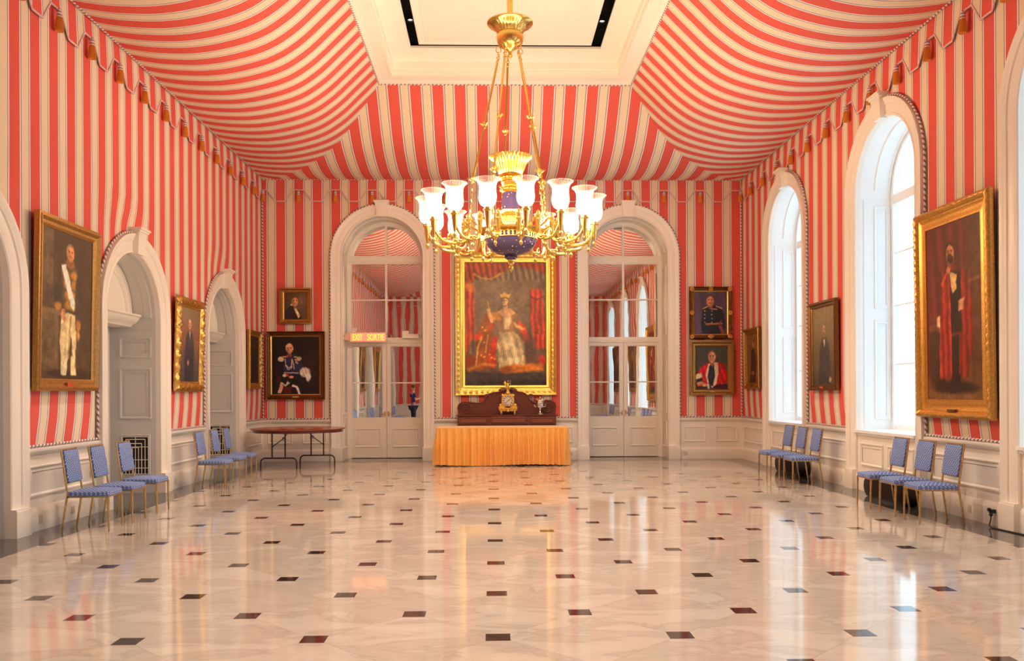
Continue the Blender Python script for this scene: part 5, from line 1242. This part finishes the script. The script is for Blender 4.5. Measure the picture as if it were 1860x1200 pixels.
# ------------------------------------------------------------------ exit sign, box
ex = empty('exit_sign', (-2.66, 18.40, 2.56), 0, 'lit bilingual exit sign in orange letters above the left doors', 'sign')
mb = MB(); mb.box(-0.40, 0.40, 0.0, 0.10, 0.0, 0.21); bx = build('housing', mb, mat('pale_sign_housing', srgb(236, 200, 178), 0.4), ex, smooth=0)
mb = MB(); mb.box(-0.375, 0.375, -0.004, 0.0, 0.02, 0.19); build('face', mb, emit('rosy_lit_sign_face', srgb(240, 130, 105), 0.9), ex, smooth=0)
mb = MB(); mb.box(-0.62, -0.40, 0.03, 0.07, 0.06, 0.12); mb.box(-0.50, -0.40, 0.02, 0.09, 0.04, 0.20); build('bracket', mb, bx.data.materials[0], ex, smooth=0)
def text_mesh(s, size, m_, parent, loc, name, wd=0.3, ht=0.135):
    cu = bpy.data.curves.new(name, 'FONT'); cu.body = s; cu.size = size; cu.extrude = 0.003; cu.align_x = 'CENTER'; cu.align_y = 'CENTER'; cu.offset = 0.001
    tmp = bpy.data.objects.new('tmp', cu); C.objects.link(tmp); bpy.context.view_layer.update()
    me = bpy.data.meshes.new_from_object(tmp.evaluated_get(bpy.context.evaluated_depsgraph_get())); bpy.data.objects.remove(tmp)
    me.materials.clear(); me.materials.append(m_)
    xs_ = [v.co.x for v in me.vertices]; ys_ = [v.co.y for v in me.vertices]; fx = wd / (max(xs_) - min(xs_)); fy = ht / (max(ys_) - min(ys_)); mx_ = (max(xs_) + min(xs_)) / 2; my_ = (max(ys_) + min(ys_)) / 2
    for v in me.vertices: v.co.x = (v.co.x - mx_) * fx; v.co.y = (v.co.y - my_) * fy
    o = bpy.data.objects.new(name, me); C.objects.link(o); o.parent = parent; o.location = loc; o.rotation_euler = (R(90), 0, 0); return o
M_LET = emit('orange_lit_letters', (1.0, 0.42, 0.02), 1.7)
a_ = text_mesh('EXIT', 0.185, M_LET, ex, (-0.225, -0.008, 0.105), 'lettering', 0.215); b_ = text_mesh('SORTIE', 0.175, M_LET, ex, (0.165, -0.008, 0.105), 'lettering', 0.36)
a_['label'] = 'the word EXIT in orange'; b_['label'] = 'the word SORTIE in orange'
t = empty('door_closer', (-1.76, 18.74, 2.66), 0, 'white box with small raised end on the transom over the left doors', 'door closer')
mb = MB(); mb.box(-0.19, 0.17, -0.03, 0.09, 0.0, 0.09); build('body', mb, M_WOOD, t); mb = MB(); mb.box(-0.19, -0.05, -0.04, 0.09, 0.09, 0.16); build('end_cap', mb, M_WOOD, t)

# ------------------------------------------------------------------ sockets, floor units, plug
def outlet(side, a, z, label, w=0.055, h=0.08):
    at = {'L': LA, 'R': RA, 'B': BA}[side]; loc = Vector(at['loc']) + Matrix.Rotation(at['rz'], 3, 'Z') @ Vector((a, -0.035, z))
    o = empty('wall_outlet', loc, at['rz'], label, 'outlet', 'outlets in the skirting boards')
    mb = MB(); mb.box(-w, w, -0.006, 0.002, -h, h); build('cover_plate', mb, M_GREY, o)
    for s in (-1, 1):
        mb = MB(); mb.box(s * w * 0.45 - 0.014, s * w * 0.45 + 0.014, -0.009, -0.005, -0.02, 0.02); build('socket', mb, M_CLOTH, o)
outlet('L', 9.22, 0.12, 'outlet in the left skirting, nearest the camera, behind the first chair', 0.04, 0.05); outlet('L', 9.92, 0.12, 'outlet in the left skirting behind the middle chair', 0.035, 0.045); outlet('L', 10.42, 0.12, 'outlet in the left skirting just before the near arch', 0.035, 0.045)
outlet('L', 13.1, 0.12, 'outlet in the left skirting behind the far group of chairs', 0.035, 0.045)
outlet('B', 1.70, 0.12, 'outlet in the back skirting right of the gold skirted table', 0.05, 0.045); outlet('B', 4.20, 0.12, 'outlet in the back skirting right of the right mirrored doorway', 0.05, 0.045)
outlet('R', -9.45, 0.12, 'outlet in the right skirting behind the nearest chair', 0.03, 0.045); outlet('R', -16.6, 0.12, 'outlet in the right skirting near the far corner', 0.03, 0.045); outlet('R', -12.95, 0.12, 'outlet in the right skirting between the windows', 0.03, 0.045)
def floor_unit(x0, x1, y0, y1, h, label):
    t = empty('heater_unit', ((x0 + x1) / 2, (y0 + y1) / 2, 0), 0, label, 'heater', 'low black units under the windows')
    l = (y1 - y0) / 2; w = (x1 - x0) / 2; prof = []
    n = 10; r = h / 2
    pts = [(-l + r - r * math.cos(R(90 - 180 * k / n)) , r + r * math.sin(R(90 - 180 * k / n))) for k in range(n + 1)] if False else []
    ring = [(l - r + r * math.sin(PI * k / n), r + r * math.cos(PI * k / n)) for k in range(n + 1)] + [(-l + r - r * math.sin(PI * k / n), r - r * math.cos(PI * k / n)) for k in range(n + 1)]
    mb = MB(); mb.add([(-w, a, b) for a, b in ring] + [(w, a, b) for a, b in ring], [tuple(range(len(ring))), tuple(range(len(ring), 2 * len(ring)))[::-1]] + [(i, (i + 1) % len(ring), (i + 1) % len(ring) + len(ring), i + len(ring)) for i in range(len(ring))])
    build('shell', mb, M_BLACK, t, smooth=30)
    mb = MB()
    for k in range(int(2 * (l - r) / 0.03)): y = -l + r + 0.015 + 0.03 * k; mb.box(-w - 0.006, -w, y - 0.005, y + 0.005, 0.04, h - 0.04)
    build('grille', mb, M_STEEL, t, smooth=0)
floor_unit(5.21, 5.42, 10.45, 11.7, 0.28, 'low black rounded unit on the floor behind the near right chairs')
floor_unit(5.21, 5.42, 14.2, 15.4, 0.28, 'low black rounded unit on the floor behind the far right chairs')
t = empty('power_plug', (XR - 0.045, 8.96, 0.16), R(-90), 'black plug and trailing cord at the right skirting beside the near window', 'plug')
mb = MB(); mb.box(-0.025, 0.025, -0.05, 0.0, -0.02, 0.02); mb.box(-0.018, 0.018, -0.07, -0.05, 0.0, 0.035); mb.ellipsoid((0.01, -0.045, -0.035), (0.02, 0.02, 0.02), 10, 8); build('plug_body', mb, M_BLACK, t)
mb = MB(); mb.tube([(0.01, -0.045, -0.04), (0.03, -0.06, -0.09), (0.07, -0.10, -0.14), (0.14, -0.12, -0.152), (0.3, -0.09, -0.153), (0.6, -0.06, -0.153)], 0.007, 8); build('cable', mb, M_BLACK, t)

# ------------------------------------------------------------------ chandelier
def bez(p, n=14):
    p = [Vector(q) for q in p]; out = []
    P = [p[0]] + p + [p[-1]]
    for i in range(1, len(P) - 2):
        for k in range(n):
            t_ = k / n; a, b, c, d = P[i - 1], P[i], P[i + 1], P[i + 2]
            out.append(0.5 * ((2 * b) + (-a + c) * t_ + (2 * a - 5 * b + 4 * c - d) * t_ ** 2 + (-a + 3 * b - 3 * c + d) * t_ ** 3))
    out.append(p[-1]); return out
def pol(r, adeg, z):        # angle 0 = towards the camera, positive to the right
    a = R(adeg); return (r * math.sin(a), -r * math.cos(a), z)
def make_chandelier():
    t = empty('chandelier')
    Z = 0.0
    mb = MB(); mb.tube([(0, 0, 6.75), (0, 0, 7.43)], 0.042, 16); mb.lathe([(0.10, 7.43), (0.10, 7.41), (0.06, 7.38), (0.045, 7.36)], n=24); build('hanging_stem', mb, M_BRASS, t)
    mb = MB(); mb.lathe([(0.045, 6.79), (0.10, 6.745), (0.29, 6.715), (0.322, 6.71), (0.328, 6.695), (0.315, 6.68), (0.275, 6.655), (0.235, 6.63), (0.205, 6.60), (0.188, 6.565), (0.165, 6.55), (0.165, 6.535), (0.195, 6.52), (0.20, 6.50), (0.19, 6.46), (0.18, 6.42), (0.15, 6.38), (0.09, 6.34), (0.04, 6.31), (0.02, 6.27), (0.038, 6.24), (0.0, 6.19)], n=96, flute=32, depth=0.06, f_range=(6, 9)); build('upper_canopy', mb, M_BRASS, t)
    for k in range(5):
        ad = 46 + 72 * k
        mb = MB(); p0, p1 = pol(0.17, ad, 6.22), pol(0.54, ad, 4.50)
        mb.tube([p0, p1], 0.0165, 10)
        d = (Vector(p1) - Vector(p0)).normalized()
        for u, r in ((0.0, 0.026), (0.035, 0.022), (0.985, 0.024)): q = Vector(p0) + d * (u * (Vector(p1) - Vector(p0)).length); mb.ellipsoid(tuple(q), (r, r, r * 0.8), 10, 8)
        rod = build('suspension_rod', mb, M_CHAIRMETAL if False else M_BRASS, t)
        mb = MB(); c0 = Vector(pol(0.165, ad, 6.30))
        for q, rr in ((0.03, 0.035), (-0.04, 0.03)):
            ring = [c0 + Vector((0, 0, q)) + Vector((math.cos(2 * PI * i / 14) * rr * (1 if q > 0 else 0.3), math.cos(2 * PI * i / 14) * rr * (0 if q > 0 else 0.9), math.sin(2 * PI * i / 14) * rr * 1.2)) for i in range(14)]
            mb.tube(ring, 0.007, 6, closed=True)
        build('chain_link', mb, M_BRASS, rod)
        for u in (0.55, 1.0):
            q = Vector(p0).lerp(Vector(p1), u); mb = MB()
            for j in range(8):
                a = 2 * PI * j / 8; L = 0.072 if u < 1 else 0.095
                o = [Vector((math.cos(a + s_) * r_, math.sin(a + s_) * r_, z_)) + q for s_, r_, z_ in ((0, 0.012, -0.03), (0.28, L * 0.6, 0.0), (0, L, 0.022), (-0.28, L * 0.6, 0.0), (0, L * 0.6, 0.012))]
                mb.add(o, [(0, 1, 4), (0, 4, 3), (1, 2, 4), (4, 2, 3)])
            mb.lathe([(0.0, -0.06), (0.02, -0.05), (0.028, -0.03), (0.018, 0.0), (0.03, 0.02), (0.02, 0.04)], tuple(q), 10); build('leaf_collar', mb, M_BRASS, rod, smooth=25)
        # lower chain from the rod end to the ring
        mb = MB(); e0, e1 = Vector(p1), Vector(pol(0.60, ad, 3.80)); n = 9
        for j in range(n):
            c = e0.lerp(e1, (j + 0.5) / n); rr = 0.05
            ring = [c + Vector((math.cos(R(ad)) * math.cos(2 * PI * i / 12) * 0.02 * (1 if j % 2 else 0.5), math.sin(R(ad)) * math.cos(2 * PI * i / 12) * 0.02 + (0 if j % 2 else math.cos(2 * PI * i / 12) * 0.015), math.sin(2 * PI * i / 12) * rr)) for i in range(12)]
            mb.tube(ring, 0.008, 6, closed=True)
        build('lower_chain', mb, M_BRASS, rod)
    mb = MB(); mb.lathe([(0.0, 4.74), (0.24, 4.765), (0.30, 4.80), (0.312, 4.80), (0.312, 4.785), (0.27, 4.755), (0.225, 4.69), (0.195, 4.61), (0.17, 4.56), (0.16, 4.545), (0.175, 4.535), (0.175, 4.52), (0.15, 4.505)], n=120, flute=30, depth=0.10, f_range=(4, 9)); build('upper_bowl', mb, M_BRASS, t)
    mb = MB(); pr = [(0.15, 4.51), (0.165, 4.49), (0.15, 4.47), (0.13, 4.46), (0.14, 4.43), (0.12, 4.40), (0.10, 4.38), (0.13, 4.35), (0.145, 4.32), (0.12, 4.30), (0.115, 4.29)]
    mb.lathe(pr, n=60)
    for i in range(20):
        for rr, zz in ((0.162, 4.49), (0.143, 4.33)): mb.ellipsoid((rr * math.cos(2 * PI * i / 20), rr * math.sin(2 * PI * i / 20), zz), (0.016, 0.016, 0.016), 8, 6)
    build('beaded_collar', mb, M_BRASS, t)
    mb = MB(); mb.lathe([(0.11, 4.30), (0.13, 4.20), (0.125, 4.08), (0.135, 4.03)], n=40); build('enamel_column', mb, M_COBALT, t)
    mb = MB(); mb.lathe([(0.135, 4.05), (0.16, 4.03), (0.155, 3.98), (0.135, 3.95), (0.14, 3.86), (0.18, 3.84), (0.18, 3.80), (0.15, 3.78), (0.20, 3.75), (0.37, 3.735), (0.385, 3.725), (0.385, 3.705), (0.36, 3.695)], n=60); build('lower_collar', mb, M_BRASS, t)
    b = None
    mb = MB(); mb.lathe([(0.362, 3.71), (0.372, 3.67), (0.372, 3.64), (0.36, 3.59), (0.325, 3.52), (0.26, 3.46), (0.18, 3.425), (0.10, 3.41), (0.085, 3.395), (0.095, 3.375), (0.06, 3.345), (0.0, 3.335)], n=64); b = build('enamel_bowl', mb, M_COBALT, t)
    mb = MB()
    for i in range(40):
        a0, a1 = 2 * PI * (i + 0.12) / 40, 2 * PI * (i + 0.55) / 40; r_ = 0.378
        mb.add([(r_ * math.cos(a0), r_ * math.sin(a0), 3.63), (r_ * math.cos(a1), r_ * math.sin(a1), 3.63), (r_ * math.cos(a1), r_ * math.sin(a1), 3.692), (r_ * math.cos(a0), r_ * math.sin(a0), 3.692)], [(0, 1, 2, 3)])
    for z_ in (3.696, 3.626): mb.tube([(0.376 * math.cos(2 * PI * i / 48), 0.376 * math.sin(2 * PI * i / 48), z_) for i in range(48)], 0.006, 6, closed=True)
    build('gold_band', mb, M_GILT, b)
    mb = MB(); mb.lathe([(0.0, 3.345), (0.05, 3.34), (0.045, 3.32), (0.03, 3.31), (0.045, 3.29), (0.035, 3.265), (0.02, 3.25), (0.035, 3.23), (0.03, 3.20), (0.015, 3.19), (0.0, 3.15)], n=24); build('pendant_finial', mb, M_BRASS, t)
    mb = MB(); mb.lathe([(0.20, 3.79), (0.40, 3.775), (0.47, 3.765), (0.485, 3.745), (0.47, 3.725), (0.40, 3.72), (0.36, 3.71), (0.20, 3.71)], n=60); build('arm_ring', mb, M_BRASS, t)
    for g in range(15):
            a = 8 + 24 * g
            mb = MB()
            mb.tube(bez([pol(0.44, a, 3.745), pol(0.54, a, 3.80), pol(0.62, a, 3.86), pol(0.66, a, 3.80), pol(0.67, a, 3.66)], 6), 0.017, 8)
            mb.lathe([(0.018, 3.60), (0.030, 3.62), (0.034, 3.78), (0.044, 3.80), (0.028, 3.82), (0.040, 3.86), (0.018, 3.88), (0.026, 3.91), (0.0, 3.94)], pol(0.67, a, 0), 12)
            mb.tube(bez([pol(0.67, a, 3.62), pol(0.71, a, 3.56), pol(0.80, a, 3.525), pol(0.92, a, 3.515), pol(1.04, a, 3.54), pol(1.13, a, 3.62), pol(1.18, a, 3.72)], 5), 0.023, 10)
            c = pol(0.82, a, 0)
            mb.ellipsoid((c[0], c[1], 3.53), (0.045, 0.045, 0.035), 12, 8)
            mb.lathe([(0.0, 3.405), (0.020, 3.425), (0.028, 3.45), (0.013, 3.475), (0.020, 3.49), (0.036, 3.525)], c, 12)
            mb.tube(bez([pol(0.90, a, 3.52), pol(0.88, a, 3.60), pol(0.93, a, 3.64), pol(0.97, a, 3.60), pol(0.94, a, 3.575)], 5), 0.013, 8)
            for j in range(6):
                q = 2 * PI * j / 6; mb.ellipsoid((c[0] + 0.045 * math.cos(q), c[1] + 0.045 * math.sin(q), 3.555), (0.022, 0.022, 0.018), 8, 6)
            build('branch_arm', mb, M_BRASS, t)
            mb = MB()
            c = pol(1.18, a, 0)
            mb.lathe([(0.0, 3.48), (0.018, 3.50), (0.028, 3.535), (0.013, 3.565), (0.017, 3.58), (0.026, 3.62), (0.040, 3.74), (0.046, 3.79), (0.060, 3.80), (0.060, 3.815), (0.042, 3.822), (0.042, 3.845), (0.0, 3.845)], c, 20)
            so = build('lamp_socket', mb, M_BRASS, t)
            mb = MB(); out = [(0.030, 3.845), (0.055, 3.85), (0.090, 3.875), (0.112, 3.92), (0.118, 3.98), (0.112, 4.04), (0.108, 4.08), (0.115, 4.13), (0.135, 4.175), (0.162, 4.20), (0.168, 4.205)]
            mb.lathe_open(out + [(r_ - 0.004, z_ - 0.001) for r_, z_ in out[::-1]], c, 32)
            mb.tube([(c[0] + 0.168 * math.cos(2 * PI * i / 32), c[1] + 0.168 * math.sin(2 * PI * i / 32), 4.205) for i in range(32)], 0.0045, 6, closed=True)
            build('glass_shade', mb, M_SHADE, so, smooth=60)
            mb = MB(); mb.lathe([(0.0, 3.85), (0.05, 3.855), (0.085, 3.88), (0.104, 3.92), (0.110, 3.98), (0.105, 4.04), (0.100, 4.08), (0.098, 4.11), (0.07, 4.125), (0.0, 4.13)], c, 24); build('frosted_lamp', mb, M_LAMP, so, smooth=80)
    return t
ch = make_chandelier(); ch.location = (0.292, 12.0, 0); tag(ch, 'gilt fifteen-light chandelier with blue starred enamel bowl and clear glass shades', 'chandelier')

# ------------------------------------------------------------------ visitor seen reflected in the left mirrored door
def person(loc, rz):
    t = empty('person', loc, rz, 'person in purple shirt and dark trousers, seen only in the left door mirror', 'person')
    def skin_obj(name, pts, edges, m_, root=0, sub=2):
        me = bpy.data.meshes.new(name); me.from_pydata([p[:3] for p in pts], edges, []); o = bpy.data.objects.new(name, me); C.objects.link(o)
        md = o.modifiers.new('skin', 'SKIN'); md.use_smooth_shade = True; md.branch_smoothing = 0.6
        for i, p in enumerate(pts): r = p[3] if isinstance(p[3], tuple) else (p[3], p[3]); me.skin_vertices[0].data[i].radius = r
        me.skin_vertices[0].data[root].use_root = True
        s_ = o.modifiers.new('sub', 'SUBSURF'); s_.levels = sub; s_.render_levels = sub; me.materials.append(m_); o.parent = t; return o
    sk = painted('skin', srgb(205, 150, 120), 0.5)
    pts = [(0, 0, 0.95, (0.15, 0.11)), (0, 0, 1.15, (0.14, 0.10)), (0, 0.01, 1.38, (0.16, 0.10)), (0, 0.01, 1.50, 0.055), (0, -0.01, 1.56, 0.05), (0, -0.02, 1.66, (0.075, 0.09)), (0, -0.01, 1.73, 0.06),
           (0.19, 0.01, 1.42, 0.06), (0.25, 0.0, 1.14, 0.045), (0.16, -0.22, 1.20, 0.035), (0.08, -0.32, 1.28, 0.028), (-0.19, 0.01, 1.42, 0.06), (-0.25, 0.0, 1.14, 0.045), (-0.16, -0.22, 1.20, 0.035), (-0.06, -0.32, 1.28, 0.028),
           (0.10, 0, 0.85, 0.095), (0.11, 0, 0.48, 0.06), (0.11, 0.02, 0.10, 0.042), (0.12, -0.12, 0.035, 0.035), (-0.10, 0, 0.85, 0.095), (-0.11, 0, 0.48, 0.06), (-0.11, 0.02, 0.10, 0.042), (-0.12, -0.12, 0.035, 0.035)]
    ed = [(0, 1), (1, 2), (2, 3), (3, 4), (4, 5), (5, 6), (2, 7), (7, 8), (8, 9), (9, 10), (2, 11), (11, 12), (12, 13), (13, 14), (0, 15), (15, 16), (16, 17), (17, 18), (0, 19), (19, 20), (20, 21), (21, 22)]
    skin_obj('body', pts, ed, sk)
    sh = [(0, 0, 0.92, (0.185, 0.145)), (0, 0, 1.15, (0.155, 0.115)), (0, 0.01, 1.38, (0.175, 0.115)), (0, 0.01, 1.47, 0.075), (0.2, 0.01, 1.42, 0.072), (0.25, 0.0, 1.22, 0.062), (-0.2, 0.01, 1.42, 0.072), (-0.25, 0.0, 1.22, 0.062)]
    skin_obj('shirt', sh, [(0, 1), (1, 2), (2, 3), (2, 4), (4, 5), (2, 6), (6, 7)], painted('purple_cotton', srgb(62, 44, 120), 0.8))
    tr_ = [(0, 0, 0.92, (0.165, 0.13)), (0.10, 0, 0.82, 0.108), (0.11, 0, 0.48, 0.078), (0.11, 0.02, 0.09, 0.068), (-0.10, 0, 0.82, 0.108), (-0.11, 0, 0.48, 0.078), (-0.11, 0.02, 0.09, 0.068)]
    skin_obj('trousers', tr_, [(0, 1), (1, 2), (2, 3), (0, 4), (4, 5), (5, 6)], painted('navy_denim', srgb(38, 44, 66), 0.8))
    mb = MB(); mb.ellipsoid((0, 0.01, 1.71), (0.085, 0.10, 0.085), 16, 10); build('hair', mb, painted('brown_hair', srgb(84, 60, 46), 0.8), t)
    for s in (-1, 1): mb = MB(); mb.ellipsoid((s * 0.12, -0.06, 0.04), (0.05, 0.14, 0.04), 14, 8); build('shoe', mb, M_BLACK, t)
person((-3.52, 3.0, 0), R(60))
